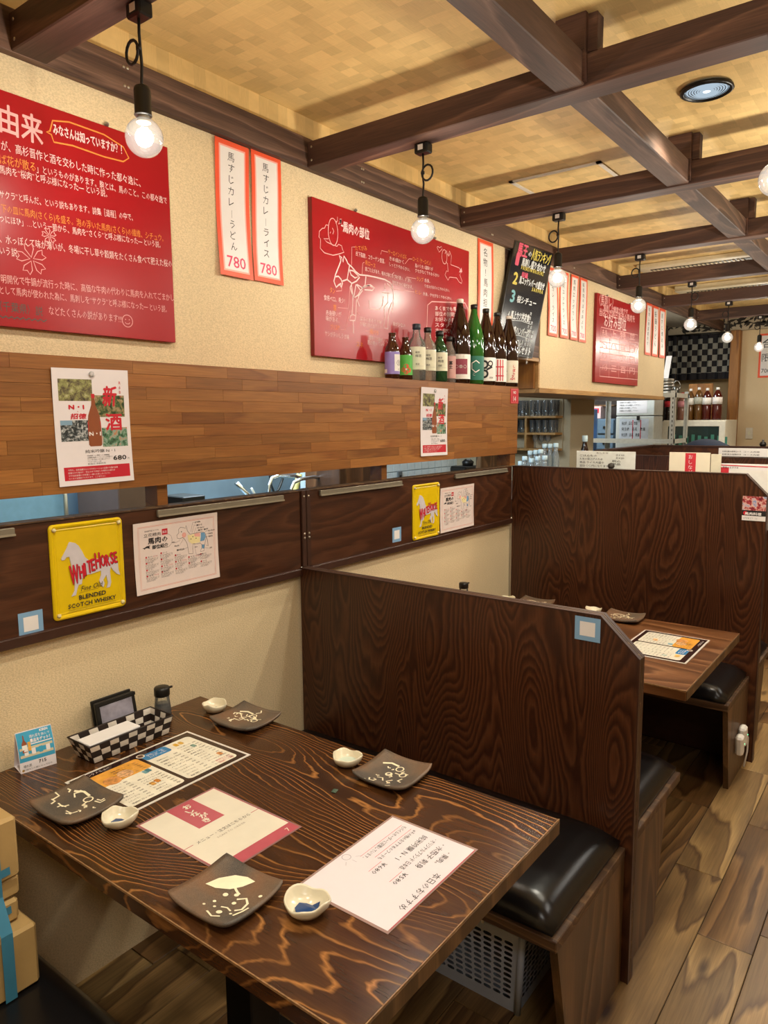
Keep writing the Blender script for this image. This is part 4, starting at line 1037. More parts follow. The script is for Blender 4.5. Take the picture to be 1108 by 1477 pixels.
def poster(label, y0, y1, z0, z1, tilt, grp=None):
    t, sh, Wd, H = sheet_on('sake_poster', label, 'poster', y0, y1, z0, z1, curl=0.0035, tilt=tilt)
    R_ = lambda a, b, c, d, mt, l=1: sh.rect(a * Wd, (1 - d) * H, c * Wd, (1 - b) * H, mt, l, nu=1)
    R_(.07, .09, .50, .275, PH1); R_(.53, .225, .93, .415, PH2); R_(.07, .44, .45, .62, PH3); R_(.07, .44, .22, .48, PHSKY, 1.5); R_(.60, .51, .95, .68, PH4)
    R_(.07, .84, .95, .955, M_REDP)
    T = lambda st, a, b, h, mt, w_=None, **k: sh.text(st, a * Wd, (1 - b) * H, h * H, mt, w_=w_ * Wd if w_ else None, **k)
    T('N・I', .19, .345, .05, M_INKR, .19, bold=0.0011); T('×', .29, .375, .025, M_INKR); T('招徳', .20, .425, .05, M_INKR, .2, shear=.2, bold=.0006)
    for k, ch in enumerate('R6BY'): T(ch, .865, .125 + k * .042, .036, M_INKR)
    T('新', .63, .305, .19, M_INKR, .18, bold=.0014, shear=.12); T('酒', .66, .52, .16, M_INKR, .22, bold=.0014)
    # bottle picture
    prof = [(0.022, .215), (0.024, .235), (0.020, .24), (0.028, .31), (0.075, .40), (0.088, .47), (0.088, .655), (0.07, .67)]
    cx_ = .505; pts = [((cx_ + a) * Wd, (1 - b) * H) for a, b in prof] + [((cx_ - a) * Wd, (1 - b) * H) for a, b in prof[::-1]]
    sh.poly(pts, M_BROWNB, 2.2); R_(cx_ - .086, .455, cx_ + .086, .60, M_REDP, 2.8); R_(cx_ - .022, .213, cx_ + .022, .25, M_REDP, 2.8)
    T('N・I', cx_ - .075, .575, .045, M_PAPER, .15, bold=.0009, lay=4)
    T('純米吟醸 N・I', .36, .725, .034, M_INK, .40)
    for k in range(5): T(['日本酒度 ＋２ 酸度 １.６ 兵庫県産', '山田錦を使用したフレッシュな新酒です', 'キレのある味わいをお楽しみ下さい', 'アルコール分 １６度', '製造元 京都伏見'][k], .38, .755 + k * .018, .014, M_INK, [.3, .34, .3, .18, .24][k])
    T('680', .73, .80, .055, M_INK, .18, bold=.0005); T('円', .93, .80, .02, M_INK)
    for k in range(4): T(['今年も、日本酒蔵元とのコラボレーション企画のお酒が出来', '田植えから稲刈り・仕込みまで参加した特別なお酒です', 'ぜひ当店自慢のお料理と一緒にお楽しみください', 'なくなり次第終了となります。ご了承下さい'][k], .12, .872 + k * .024, .017, M_PAPER, [.66, .62, .55, .48][k])
    m = MB().use(glassy('clear_pin', 'ffffff', .3), True).lathe([(0.008, 0), (0.008, 0.002), (0.002, 0.003)], sh.pt(Wd * .5, H * .955, 0.001), 10, (1, 0, 0)); m.build('pin', t)
    sh.done(); return t
poster('white sake poster with red brush letters on the ledge board, larger, at the left', 0.984, 1.203, 1.394, 1.697, 0.012)
poster('white sake poster with red brush letters on the ledge board, below the bottles', 2.636, 2.852, 1.400, 1.700, -0.01)
t, sh, Wd, H = sheet_on('number_notice', 'small red notice numbered 14 at the right end of the ledge board', 'notice', 3.475, 3.565, 1.64, 1.718, M_REDP, x=0.0008)
sh.text('NO', Wd * .5, H * .66, H * .25, M_PAPER, align='c', bold=.0007); sh.text('14', Wd * .5, H * .15, H * .48, M_PAPER, align='c', bold=.0005); sh.line([(.1 * Wd, .06 * H), (.9 * Wd, .06 * H), (.9 * Wd, .94 * H), (.1 * Wd, .94 * H)], .0015, M_PINKP, 2, 'artwork', True); sh.done()

# yellow embossed tin signs
M_YEL = plain('yellow_enamel', 'DDBB12', 0.22, var=0.03, coat=0.3); M_YELD = plain('yellow_enamel_shade_line', '8A6A10', 0.4)
M_HORSE = plain('pale_grey_enamel', 'C9C2C6', 0.35)
def tin_sign(label, y0, y1, z0, z1, tilt=0.0):
    Wd, H = y1 - y0, z1 - z0; c_, s_ = math.cos(tilt), math.sin(tilt)
    t = thing('tin_sign', label, 'sign', (0.0, (y0 + y1) / 2, z0))
    pt = lambda u, v, h: Vector((0.0015 + h, y0 + u * c_ - v * s_, z0 + v * c_ + u * s_))
    def rr(e, r, h):
        out = []
        for (cx, cy, a0) in ((Wd - e - r, H - e - r, 0), (e + r, H - e - r, 90), (e + r, e + r, 180), (Wd - e - r, e + r, 270)):
            out += [pt(cx + r * math.cos(math.radians(a0 + k * 18)), cy + r * math.sin(math.radians(a0 + k * 18)), h) for k in range(6)]
        return out
    loops = [rr(0, .012, 0), rr(0.001, .012, .003), rr(.005, .010, .0055), rr(.010, .008, .004), rr(.013, .004, .0015), rr(.016, .002, .0025), rr(.019, .001, .0015)]
    vs = [v for l in loops for v in l]; n = 24; fs = []
    for i in range(len(loops) - 1): fs += [(i * n + k, i * n + (k + 1) % n, (i + 1) * n + (k + 1) % n, (i + 1) * n + k) for k in range(n)]
    fs.append(tuple((len(loops) - 1) * n + k for k in range(n)))
    MB().use(M_YEL).add(vs, fs, False).build('plate', t)
    sh = Sheet(lambda u, v, h: pt(u * Wd, (1 - v) * H, .0015 + h), t, 0.0003)
    G = lambda pts, ox=100, oy=60: [((a) , (b)) for a, b in pts]
    hp = [(.26, .195), (.245, .21), (.215, .26), (.17, .32), (.14, .355), (.145, .375), (.18, .375), (.205, .35), (.245, .35), (.255, .40), (.265, .46), (.28, .54), (.30, .60), (.295, .66), (.285, .72), (.245, .77), (.30, .765), (.325, .70), (.345, .66), (.385, .66), (.40, .60), (.44, .57), (.53, .57), (.60, .56), (.66, .555), (.66, .60), (.63, .66), (.655, .72), (.68, .74), (.70, .70), (.685, .66), (.73, .61), (.74, .655), (.75, .70), (.73, .755), (.775, .75), (.795, .70), (.79, .64), (.785, .58), (.80, .53), (.83, .57), (.88, .62), (.93, .64), (.91, .58), (.905, .50), (.875, .45), (.83, .43), (.74, .42), (.62, .42), (.50, .42), (.45, .38), (.42, .32), (.375, .25), (.33, .215)]
    b = MB()
    # raised figure: outline prism
    b.use(M_HORSE).prism([pt(a * Wd, (1 - c) * H, .0015) for a, c in hp], (0.0022, 0, 0)); b.build('raised_figure', t)
    hw = 0.0022
    sh2 = Sheet(lambda u, v, h: pt(u, v, .0037 + h), t, 0.0003)
    def arc(st, u0, v0, u1, v1, h0, h1, mat, bold):
        n = len(st); 
        for i, ch in enumerate(st):
            a = i / max(1, n - 1); 
            if ch == ' ': continue
            cw = (u1 - u0) / n * 0.9 * Wd
            sh2.text(ch, (u0 + (u1 - u0) * a) * Wd, (1 - (v0 + (v1 - v0) * a)) * H, (h0 + (h1 - h0) * a) * H, mat, w_=cw, bold=bold, part='raised_lettering', rot=0.10)
    def wh(col, off, bold):
        us = [.245, .365, .43, .478, .53, .59, .665, .735, .80, .855]; vb = [.645, .60, .575, .555, .54, .525, .51, .515, .50, .495]; hs = [.235, .16, .155, .155, .15, .20, .145, .145, .145, .14]; ws = [.11, .055, .02, .05, .045, .065, .058, .05, .042, .042]
        for ch, u, v, h_, w2 in zip('WHITEHORSE', us, vb, hs, ws):
            sh2.text(ch, u * Wd + off, (1 - v) * H - off, h_ * H * 1.25, col, w_=w2 * Wd, bold=bold, part='raised_lettering', rot=0.06, lay=1 if off else 2)
    M_SH = plain('black_letter_shadow', '2a0f10', .4)
    wh(M_SH, 0.0012, .0012); wh(M_INKR, 0, .0010)
    sh.text('Fine Old', .36, .735, .075, M_INK, w_=.27, shear=.3, bold=.001) if False else None
    sh2.text('Fine Old', .37 * Wd, (1 - .735) * H, .075 * H, M_INK, w_=.29 * Wd, shear=.3, rot=.05, lay=1)
    sh2.line([(.34 * Wd, (1 - .75) * H), (.62 * Wd, (1 - .735) * H)], .0006, M_INK, 1, 'raised_lettering')
    sh2.text('BLENDED', .34 * Wd, (1 - .82) * H, .065 * H, M_INK, w_=.37 * Wd, bold=.0004, lay=1)
    sh2.text('SCOTCH WHISKY', .19 * Wd, (1 - .895) * H, .065 * H, M_INK, w_=.66 * Wd, bold=.0004, lay=1)
    for a in (.915, .93): sh2.line([(.19 * Wd, (1 - a) * H), (.85 * Wd, (1 - a) * H)], .0006, M_INK, 1, 'raised_lettering')
    sh2.done()
    for (a, c) in ((.06, .945), (.94, .945), (.06, .055), (.94, .055)):
        MB().use(plain('pale_pin', 'D8C890', 0.35), True).lathe([(0.0055, 0), (0.006, .003), (.004, .006), (.001, .007)], pt(a * Wd, c * H, .004), 10, (1, 0, 0)).build('pin', t)
    return t
tin_sign('yellow tin whisky sign with pale horse, near one left of the butchery chart', 0.946, 1.158, 1.045, 1.298, 0.0)
tin_sign('yellow tin whisky sign with pale horse, far one beyond the low partition', 2.573, 2.787, 1.033, 1.278, 0.0)

# butchery charts
M_CHART = plain('pinkish_laminated_chart', 'E3D3CC', 0.25, var=0.02, coat=0.3); M_LINEP = plain('pink_frame_line', 'D98878', .5); M_BLUEP = plain('chart_blue', '6E9CC0', .5); M_YELP = plain('chart_yellow', 'E6D6A0', .5); M_PKP = plain('chart_pink', 'E4A79C', .5)
def chart(label, y0, y1, z0, z1, tilt):
    t, sh, Wd, H = sheet_on('butchery_chart', label, 'poster', y0, y1, z0, z1, M_CHART, curl=0.003, tilt=tilt)
    e = .045
    for k in (0, .012): sh.line([((e + k) * Wd, (e * 1.3 + k) * H), ((1 - e - k) * Wd, (e * 1.3 + k) * H), ((1 - e - k) * Wd, (1 - e * 1.3 - k) * H), ((e + k) * Wd, (1 - e * 1.3 - k) * H)], .0010, M_LINEP, 1, 'artwork', True)
    T = lambda st, a, b, h, mt, w_=None, **k: sh.text(st, a * Wd, (1 - b) * H, h * H, mt, w_=w_ * Wd if w_ else None, **k)
    T('馬肉専門店 おすすめ', .12, .135, .025, M_INK, .16); T('立花精肉', .11, .205, .055, M_INK, .19); sh.rect(.315 * Wd, .79 * H, .38 * Wd, .875 * H, M_INKR, 1); T('直送', .32, .185, .04, M_PAPER, .05)
    T('馬肉の', .155, .305, .095, M_INK, .22, bold=.0006); T('部位紹介', .20, .385, .06, M_INK, .18, bold=.0004)
    sh.line([(.36 * Wd + .07 * Wd * math.sin(a / 10 * PI), (.70 - .10 * math.cos(a / 10 * PI)) * H) for a in range(-2, 11)], .0006, M_INK, 1)
    sh.poly([((.09 + a * .09) * Wd, (.62 + b * .05) * H) for a, b in ((0, .5), (.3, .6), (.5, .9), (1, 1), (.85, .6), (.95, .1), (.8, .2), (.6, .4), (.35, .35), (.3, 0), (.22, .3))], M_INK, 2)
    # the animal: outline and coloured cuts
    def HP(a, b): return ((a - 85) / 965 * Wd, (1 - (b + (a - 85) * .17 - 205) / 830) * H)
    hp = [(665, 215), (655, 250), (640, 240), (600, 235), (575, 265), (580, 300), (555, 335), (560, 370), (590, 375), (620, 360), (640, 375), (670, 430), (680, 500), (685, 560), (735, 560), (735, 500), (740, 440), (800, 440), (830, 430), (850, 460), (840, 500), (825, 540), (870, 530), (880, 460), (895, 400), (905, 350), (890, 300), (850, 290), (760, 310), (710, 320), (680, 280)]
    sh.poly([HP(*q_) for q_ in [(680, 330), (710, 330), (820, 300), (830, 420), (730, 440), (690, 410)]], M_YELP, 1)
    sh.poly([HP(*q_) for q_ in [(840, 300), (885, 300), (900, 350), (880, 400), (830, 410), (840, 350)]], M_BLUEP, 1.5)
    sh.poly([HP(*q_) for q_ in [(760, 315), (830, 300), (830, 350), (765, 350)]], M_PKP, 1.5); sh.disc(*HP(640, 330), .008, M_PKP, 1)
    sh.poly([HP(*q_) for q_ in [(845, 450), (880, 450), (875, 500), (850, 500)]], M_BLUEP, 1.5)
    sh.line([HP(*q_) for q_ in hp], .0009, M_INK, 2, 'artwork', True); sh.line([HP(*q_) for q_ in [(905, 350), (920, 400), (925, 470), (905, 460)]], .0012, M_INK, 2)
    for (a, b) in ((610, 290), (742, 350), (720, 380), (780, 370)): sh.disc(*HP(a, b), .0016, M_INK, 2)
    labs = [('たてがみ', 770, 170, 720, 290), ('肩ロース', 790, 205, 735, 300), ('サーロイン', 800, 240, 760, 305), ('肩バラ・前バラ', 810, 268, 790, 300), ('ランプイチ', 930, 275, 890, 300), ('外モモ', 935, 310, 900, 320), ('内モモ', 935, 345, 905, 350), ('タン', 500, 415, 590, 395), ('ネック', 525, 460, 630, 380), ('前バラスネ', 550, 510, 680, 480), ('ヒレ', 765, 475, 760, 430), ('ともバラ', 790, 575, 760, 480), ('スネ', 940, 490, 880, 490)]
    for st, a, b, c, d in labs:
        sh.text(st, *HP(a, b + 12), .026 * H, M_INK, bold=.0002); sh.line([HP(a - 5, b + 4), HP((a + c) / 2, b + 4), HP(c, d)], .0005, M_INK, 1)
    cols = [(.115, (.50, .585, .68, .765)), (.285, (.475, .565, .665, .745)), (.45, (.545, .64, .74)), (.61, (.61, .70)), (.76, (.60, .71))]
    for ci, (u, vs_) in enumerate(cols):
        for vi, v in enumerate(vs_):
            sh.disc((u + .012) * Wd, (1 - v + .008) * H, .0028, M_INKR, 2); T(['前バラ', 'ロース', 'ヒレ', 'モモ'][(ci + vi) % 4], u + .03, v, .022, M_INK, .05)
            if (ci + vi) % 3 == 0: T('おすすめ', u + .09, v, .022, M_INKR, .05)
            for k in range(4): T(['旨味のある脂と赤身のバランスが', '良く、焼いても煮ても美味しく召', '上がれます。希少な部位なので', '売り切れの際はご容赦下さい'][k], u, v + .022 + k * .0165, .014, M_INK, [.145, .14, .12, .10][k])
    m = MB().use(M_STEEL, True)
    sh.done(); return t
chart('white laminated horse butchery chart, near one right of yellow sign', 1.194, 1.497, 1.064, 1.272, 0.010)
chart('white laminated horse butchery chart, far one beyond the low partition', 2.797, 3.10, 1.038, 1.246, 0.006)

# pale blue stickers (their code left out)
M_BLUES = plain('pale_blue_sticker', '7FA6C8', 0.35, var=0.02)
def sticker(label, pt, Wd, H, org):
    t = thing('blue_sticker', label, 'sticker', org)
    m = MB().use(M_BLUES); m.quad(pt(0, 0, .0008), pt(Wd, 0, .0008), pt(Wd, H, .0008), pt(0, H, .0008)); m.build('label_sheet', t)
    sh = Sheet(pt, t, .0006); sh.rect(Wd * .2, H * .2, Wd * .8, H * .8, M_PAPER, 2, 'white_square'); sh.done()
sticker('pale blue square sticker, on the near back panel at lower left', wall_pt(0.0, 0.856, 1.024), .063, .062, (0, .888, 1.024))
sticker('pale blue square sticker, left of the far yellow sign', wall_pt(0.0, W(566, 780, x=0)[0], W(566, 783, x=0)[1]), .063, .062, (0, 2.46, 1.03))
q0 = P(829, 921, y=1.866); q1 = P(862, 888, y=1.866)
sticker('pale blue square sticker, on the low partition near its cut corner', flat((q0.x, 1.866, q0.z), (1, 0, 0), (0, 0, 1), (0, -1, 0)), 0.072, 0.066, (q0.x + .03, 1.866, q0.z))
# food flyer on the tall partition
t = thing('food_flyer', 'small glossy flyer with a picture of red meat on the tall partition', 'flyer', (1.17, 3.507, 1.12))
a = P(1070, 750, y=3.506); b = P(1107, 717, y=3.506); fx0, fx1, fz0, fz1 = a.x, b.x - 0.002, a.z, b.z
MB().use(M_PAPER).box(fx0, fx1, 3.5055, 3.5062, fz0, fz1).build('sheet', t)
sh = Sheet(flat((fx0, 3.5054, fz0), (1, 0, 0), (0, 0, 1), (0, -1, 0)), t, .0003); Wd = fx1 - fx0; H = fz1 - fz0
sh.rect(0, .2 * H, Wd, H, M_INK, 1); sh.rect(0, .42 * H, Wd, H, photo_mat('photo_meat', [(0.36, '4a2030'), (0.46, 'a8343a'), (0.54, 'd8b6a8'), (0.62, '8a94b8')], 45), 2)
sh.text('馬肉料理', .12 * Wd, .24 * H, .12 * H, M_PAPER, w_=.7 * Wd, bold=.0005); sh.text('ＯＰＥＮ １７：００', .06 * Wd, .06 * H, .09 * H, M_INK, w_=.6 * Wd); sh.disc(.14 * Wd, .3 * H, .009, M_INKR, 2); sh.done()

# ================================================================ bottles on the ledge board
M_AMBER = glassy('amber_glass', '4a220c', 0.55); M_GREEN = glassy('green_glass', '2f7a2c', 0.5); M_DGREEN = glassy('dark_green_glass', '1d5a32', 0.5); M_CLEAR = glassy('clear_glass', 'F2F4F2', 0.10); M_SMOKE = glassy('smoky_clear_glass', 'D8C8BC', 0.22)
M_DAMB = glassy('dark_amber_glass', '2c150a', 0.72)
ZL = 1.7285
SAKE = [(0.0, 0.004), (0.048, 0.0), (0.0525, 0.006), (0.0525, 0.205), (0.050, 0.235), (0.041, 0.275), (0.028, 0.315), (0.019, 0.345), (0.0155, 0.365), (0.0150, 0.378)]
BEER = [(0.0, 0.003), (0.027, 0.0), (0.0305, 0.005), (0.0305, 0.112), (0.028, 0.128), (0.019, 0.147), (0.0145, 0.165), (0.0135, 0.182), (0.0145, 0.186), (0.0145, 0.191)]
WHISKY = [(0.0, 0.003), (0.034, 0.0), (0.038, 0.005), (0.038, 0.145), (0.036, 0.162), (0.028, 0.178), (0.018, 0.190), (0.0150, 0.205), (0.0150, 0.225)]
SOJU = [(0.0, 0.003), (0.030, 0.0), (0.033, 0.005), (0.033, 0.125), (0.030, 0.145), (0.020, 0.165), (0.015, 0.178), (0.0145, 0.195)]
def scale_prof(p_, r, h): 
    R0 = max(a for a, b in p_); H0 = p_[-1][1]; return [(a / R0 * r, b / H0 * h) for a, b in p_]
def bottle(label, px, glass, prof, cap, caph, lab, y=None, x=None, cat='bottle', z=ZL, body=None, fill=None, grp=None, name='bottle'):
    """lab = (material, v0, v1, angle half width, draw(sheet, R, v0, v1))"""
    r = max(a for a, b in prof)
    xx = 0.006 - r if x is None else x
    yy = P(px, 550, x=xx).y if y is None else y
    t = thing(name, label, cat, (xx, yy, z), grp)
    MB().use(glass, True).lathe(prof, (xx, yy, z), 28).build('glass_body', t)
    if fill: MB().use(fill[0], True).lathe([(a * .93, b * 1.0 + .001) for a, b in prof if b < fill[1]] + [(r * .9, fill[1])], (xx, yy, z), 20).build('contents', t)
    tr, tz = prof[-1]
    if cap: MB().use(cap, True).lathe([(tr * 1.12, -0.004), (tr * 1.16, caph * .3), (tr * 1.16, caph), (tr * .9, caph + .002)], (xx, yy, z + tz), 18).build('cap', t)
    ang = math.atan2(CP.y - yy, CP.x - xx) + 0.12
    if lab:
        mt, v0, v1, hw, draw = lab; Rl = r + 0.0006
        pt = lambda u, v, h: Vector((xx + (Rl + h) * math.cos(ang + u / Rl), yy + (Rl + h) * math.sin(ang + u / Rl), z + v))
        sh = Sheet(pt, t, 0.0005); sh.maxseg = .004; wl = hw * Rl
        sh.rect(-wl, v0, wl, v1, mt, 0, 'label', nu=36)
        if draw: draw(sh, wl, v0, v1)
        sh.done()
    return t
M_LPUR = plain('purple_label', '8C7BB8', .5); M_LGRN = plain('bright_green_label', '56B04A', .5); M_LCRM = plain('cream_label', 'DCD9BE', .5); M_LWHT = plain('white_label', 'E6E2DA', .5); M_LMAR = plain('maroon_label', '8E3648', .5); M_LTEAL = plain('teal_label', '1F6A58', .5); M_LRED = plain('red_print', 'C8303C', .5); M_LORG = plain('orange_flower_print', 'D4683A', .5)
def d1(s, w_, a, b):
    s.rect(w_ * .1, a + .012, w_ * .85, b - .01, M_LWHT, 1, nu=10); s.ring(w_ * .45, (a + b) / 2, .011, .0014, M_INK, 2); s.text('日', w_ * .45, (a + b) / 2 - .006, .016, M_INK, align='c'); s.text('七', w_ * .45, a + .014, .012, M_INK, align='c'); s.rect(-w_ * .9, a + .005, -w_ * .45, a + .02, M_LWHT, 1, nu=10)
def d2(s, w_, a, b):
    for (u, v, r_) in ((0, .035, .012), (-.012, .022, .010), (.012, .02, .011), (.0, .012, .010)): s.disc(u, a + v, r_, M_LORG, 1)
    s.disc(0.0, a + .024, .004, M_LWHT, 2)
def d3(s, w_, a, b):
    s.text('樽熟', -w_ * .2, b - .028, .010, M_INK); s.text('梅酒', -w_ * .2, b - .044, .013, M_INK); s.text('酒造', -w_ * .2, a + .02, .009, M_INK); s.line([(-w_ * .2, a + .015), (w_ * .6, a + .015)], .0005, M_INK, 1)
def d7(s, w_, a, b):
    s.rect(-.034, a + .022, .034, b - .022, M_LMAR, 1, nu=10)
    for u in (-.020, 0, .020): s.ring(u, (a + b) / 2, .007, .0012, M_LWHT, 2)
    s.text('金', 0, (a + b) / 2 - .004, .011, M_LWHT, align='c')
def d8(s, w_, a, b):
    s.line([(.024, b - .035), (.006, b - .022), (-.014, b - .035), (-.014, b - .062), (.004, b - .078), (.024, b - .066)], .0045, M_LWHT, 2); s.text('こ', -w_ * .1, a + .022, .016, M_LWHT)
def d9(s, w_, a, b):
    for (u, v) in ((-.012, .035), (-.012, .08)): s.ring(u, a + v, .017, .010, M_INK, 1)
    s.line([(.0, a + .055), (.03, a + .07)], .01, M_INK, 2); s.ring(.02, a + .085, .012, .006, M_INK, 1); s.text('純米', .015, a + .012, .011, M_INK)
def d10(s, w_, a, b):
    for k in range(-2, 3): s.line([(k * .014, a + .004), (k * .014, b - .004)], .006, M_LRED, 1)
    for v in (.03, .075): s.line([(-.035, a + v), (.035, a + v)], .006, M_LRED, 1.5)
    s.vtext('純米大吟醸', w_ * .8, b - .004, .011, M_INK)
def d11(s, w_, a, b):
    s.vtext('しぼり', .026, b - .02, .018, M_LRED, bold=.0006); s.vtext('美ゐ', -.018, b - .045, .014, M_INK); s.text('ふ', .004, a + .015, .03, M_LRED, bold=.001)
def d6(s, w_, a, b): s.vtext('富士', w_ * .1, b - .02, .018, M_INK, bold=.0004)
bl = [bottle('small brown beer bottle with purple label, leftmost on the ledge board', 566, M_AMBER, scale_prof(BEER, .031, .186), None, 0, (M_LPUR, .018, .108, 1.9, d1)),
bottle('small brown beer bottle with green flower label, second from the left', 585, M_AMBER, scale_prof(BEER, .030, .180), None, 0, (M_LGRN, .020, .104, 1.9, d2), x=-0.045),
bottle('clear liquor bottle with cream label and dark neck wrap', 601, M_CLEAR, scale_prof(WHISKY, .040, .222), plain('dark_blue_foil', '2b3440', .4), .018, (M_LCRM, .045, .142, 1.2, d3)),
bottle('clear liquor bottle with amber neck and cream label, right of the dark necked one', 617, M_SMOKE, scale_prof(WHISKY, .037, .216), M_BLACK, .016, (M_LCRM, .045, .135, 1.5, d3)),
bottle('green liquor bottle with pale label and black cap', 634, M_DGREEN, scale_prof(SOJU, .036, .208), M_BLACK, .018, (M_LCRM, .048, .130, 1.5, d3)),
bottle('slim clear bottle with pink label and vertical brush letters', 648, M_SMOKE, scale_prof(SOJU, .031, .198), M_BLACK, .016, (plain('pink_label', 'C99A92', .5), .022, .125, 1.3, d6), x=-0.062),
bottle('tall dark sake bottle with white and maroon label', 663, M_DAMB, scale_prof(SAKE, .0505, .378), plain('white_crown', 'D8D0C4', .4), .014, (M_LWHT, .020, .135, 1.5, d7)),
bottle('tall bright green sake bottle with teal label', 683, M_GREEN, scale_prof(SAKE, .050, .366), M_BLACK, .016, (M_LTEAL, .020, .135, 1.7, d8)),
bottle('tall dark sake bottle with bold black rings on white label', 700, M_DAMB, scale_prof(SAKE, .0515, .362), M_BLACK, .014, (M_LWHT, .020, .135, 1.6, d9)),
bottle('tall dark sake bottle with red striped label', 716, M_DAMB, scale_prof(SAKE, .0515, .358), M_BLACK, .012, (M_LWHT, .020, .135, 1.6, d10)),
bottle('tall dark sake bottle with red brush letter on cream label, rightmost on the ledge board', 733, M_DAMB, scale_prof(SAKE, .0515, .356), plain('white_crown', 'D8D0C4', .4), .010, (plain('cream_sake_label', 'E2DAC4', .5), .020, .135, 1.6, d11))]

# ================================================================ things on the near table
ZT = 0.7005
M_CERAM = NT('brown_stoneware'); n_ = M_CERAM.noise(M_CERAM.pos(), 9, 3); sp = M_CERAM.noise(M_CERAM.pos(), 900, 2)
M_CERAM.base(M_CERAM.mix(0.35, M_CERAM.ramp(n_, [(0.35, '46403a'), (0.5, '6b5642'), (0.65, '80593a')]), M_CERAM.ramp(sp, [(0.4, '2a2622'), (0.65, '8a7c6c')]))); M_CERAM.set(0.5); M_CERAM.bump(sp, 0.2, 0.0004); M_CERAM = M_CERAM.m
M_SLIP = plain('cream_slip', 'F0E6C4', .3)
def plate(label, cx, cy, w_=0.145, d_=0.140, rot=0.0, z=ZT, art=0, lift=0.015):
    w_ *= 1.07; d_ *= 1.06; t = thing('square_plate', label, 'plate', (cx, cy, z)); c_, s_ = math.cos(rot), math.sin(rot)
    n = 14
    def surf(a, b):       # a, b in -1..1
        k = 1 - 0.01 * (1 - b * b) * abs(a) ** 6; k2 = 1 - 0.01 * (1 - a * a) * abs(b) ** 6
        x_ = a * w_ / 2 * k; y_ = b * d_ / 2 * k2
        rc = 1 - 0.07 * (abs(a * b)) ** 5; x_ *= rc; y_ *= rc; zz = lift * (0.55 * abs(a) ** 2.4 + 0.55 * abs(b) ** 2.4 + 0.1 * abs(a * b) ** 2)
        return cx + x_ * c_ - y_ * s_, cy + x_ * s_ + y_ * c_, zz
    vs = []; fs = []; N = (n + 1) ** 2
    for lay in (0, 1):
        for j in range(n + 1):
            for i in range(n + 1):
                a = -1 + 2 * i / n; b = -1 + 2 * j / n
                x_, y_, zz = surf(a * (1 if lay else .965), b * (1 if lay else .965))
                vs.append((x_, y_, z + zz + (0.0075 if lay else 0.0)))
    for j in range(n):
        for i in range(n):
            k = j * (n + 1) + i; fs.append((k, k + n + 1, k + n + 2, k + 1)); k += N; fs.append((k, k + 1, k + n + 2, k + n + 1))
    ring = [i for i in range(n + 1)] + [(j + 1) * (n + 1) - 1 for j in range(1, n + 1)] + [n * (n + 1) + i for i in range(n - 1, -1, -1)] + [j * (n + 1) for j in range(n - 1, 0, -1)]
    L = len(ring)
    for k in range(L): fs.append((ring[k], ring[(k + 1) % L], ring[(k + 1) % L] + N, ring[k] + N))
    MB().use(M_CERAM, True).add(vs, fs, True).build('dish', t)
    def pt(u, v, h):
        x_, y_, zz = surf(max(-1, min(1, u)), max(-1, min(1, v))); return Vector((x_, y_, z + zz + 0.0079 + h))
    sh = Sheet(lambda u, v, h: pt(u * 1.22, v * 1.15, h), t, 0.0002)
    rr = random.Random(art * 13 + 5)
    A = lambda pts, w2=.03, **k: sh.line(pts, w2 * 1.45, M_SLIP, 2, 'slip_drawing', **k)
    D_ = lambda u, v, r: sh.disc(u, v, r, M_SLIP, 2, 'slip_drawing')
    if art == 2:    # umbrella-like shape over a strolling scribble
        sh.poly([(-.52, -.05), (-.45, .25), (-.25, .52), (.0, .62), (.22, .60), (.1, .35), (-.05, .15), (-.3, .0)][::-1], M_SLIP, 2, 'slip_drawing')
        A([(-.2, .35), (.12, .18), (.22, .14)], .035); A([(.28, .0), (.42, .12), (.56, .0), (.6, -.2), (.5, -.3)], .035)
        for (u, v, r) in ((.0, -.02, .055), (.18, .1, .05), (.32, -.12, .045), (-.02, -.3, .035), (.1, -.42, .03), (.3, -.5, .06), (.52, -.42, .03), (.62, .3, .04), (-.1, -.5, .03)): D_(u, v, r)
        A([(.1, -.62), (.3, -.7), (.42, -.6)], .03); A([(.2, -.35), (.32, -.3), (.45, -.35)], .025); A([(.6, -.45), (.66, -.25), (.68, -.1)], .03)
    else:
        for k in range(16 + art * 2):
            a = rr.uniform(-.55, .5); b = rr.uniform(-.5, .5); an = rr.uniform(0, 6.28); l = rr.uniform(.05, .22)
            if art == 3: a = -.3 + .16 * (k % 5) * 1.1 ; b = .25 - .4 * (k // 5) - .1 * (k % 3)
            A([(a, b), (a + l * math.cos(an), b + l * math.sin(an)), (a + l * 1.4 * math.cos(an + .6), b + l * 1.4 * math.sin(an + .6))], .03)
        for (u, v, ru) in ((.05, .3, .1), (.3, .05, .09), (-.05, -.1, .08))[:art + 1 if art < 3 else 3]:
            sh.ring(u, v, ru, .035, M_SLIP, 2, 'slip_drawing', ry=ru * 1.2, seg=14)
        A([(-.5, .3), (-.3, .45), (-.05, .42)], .05)
    sh.done(); return t
plate('square brown stoneware plate with cream umbrella drawing at the front edge', 0.827, 0.798, .150, .142, 0.03, art=2)
plate('square brown stoneware plate at the near left, half on the drinks menu', 0.315, 0.806, .158, .138, 0.02, art=0, z=ZT + 0.0016)
plate('square brown stoneware plate at the far left end, by the wall', 0.268, 1.352, .150, .140, 0.05, art=1)
plate('square brown stoneware plate at the far side, right of centre', 0.800, 1.342, .142, .140, 0.03, art=3)
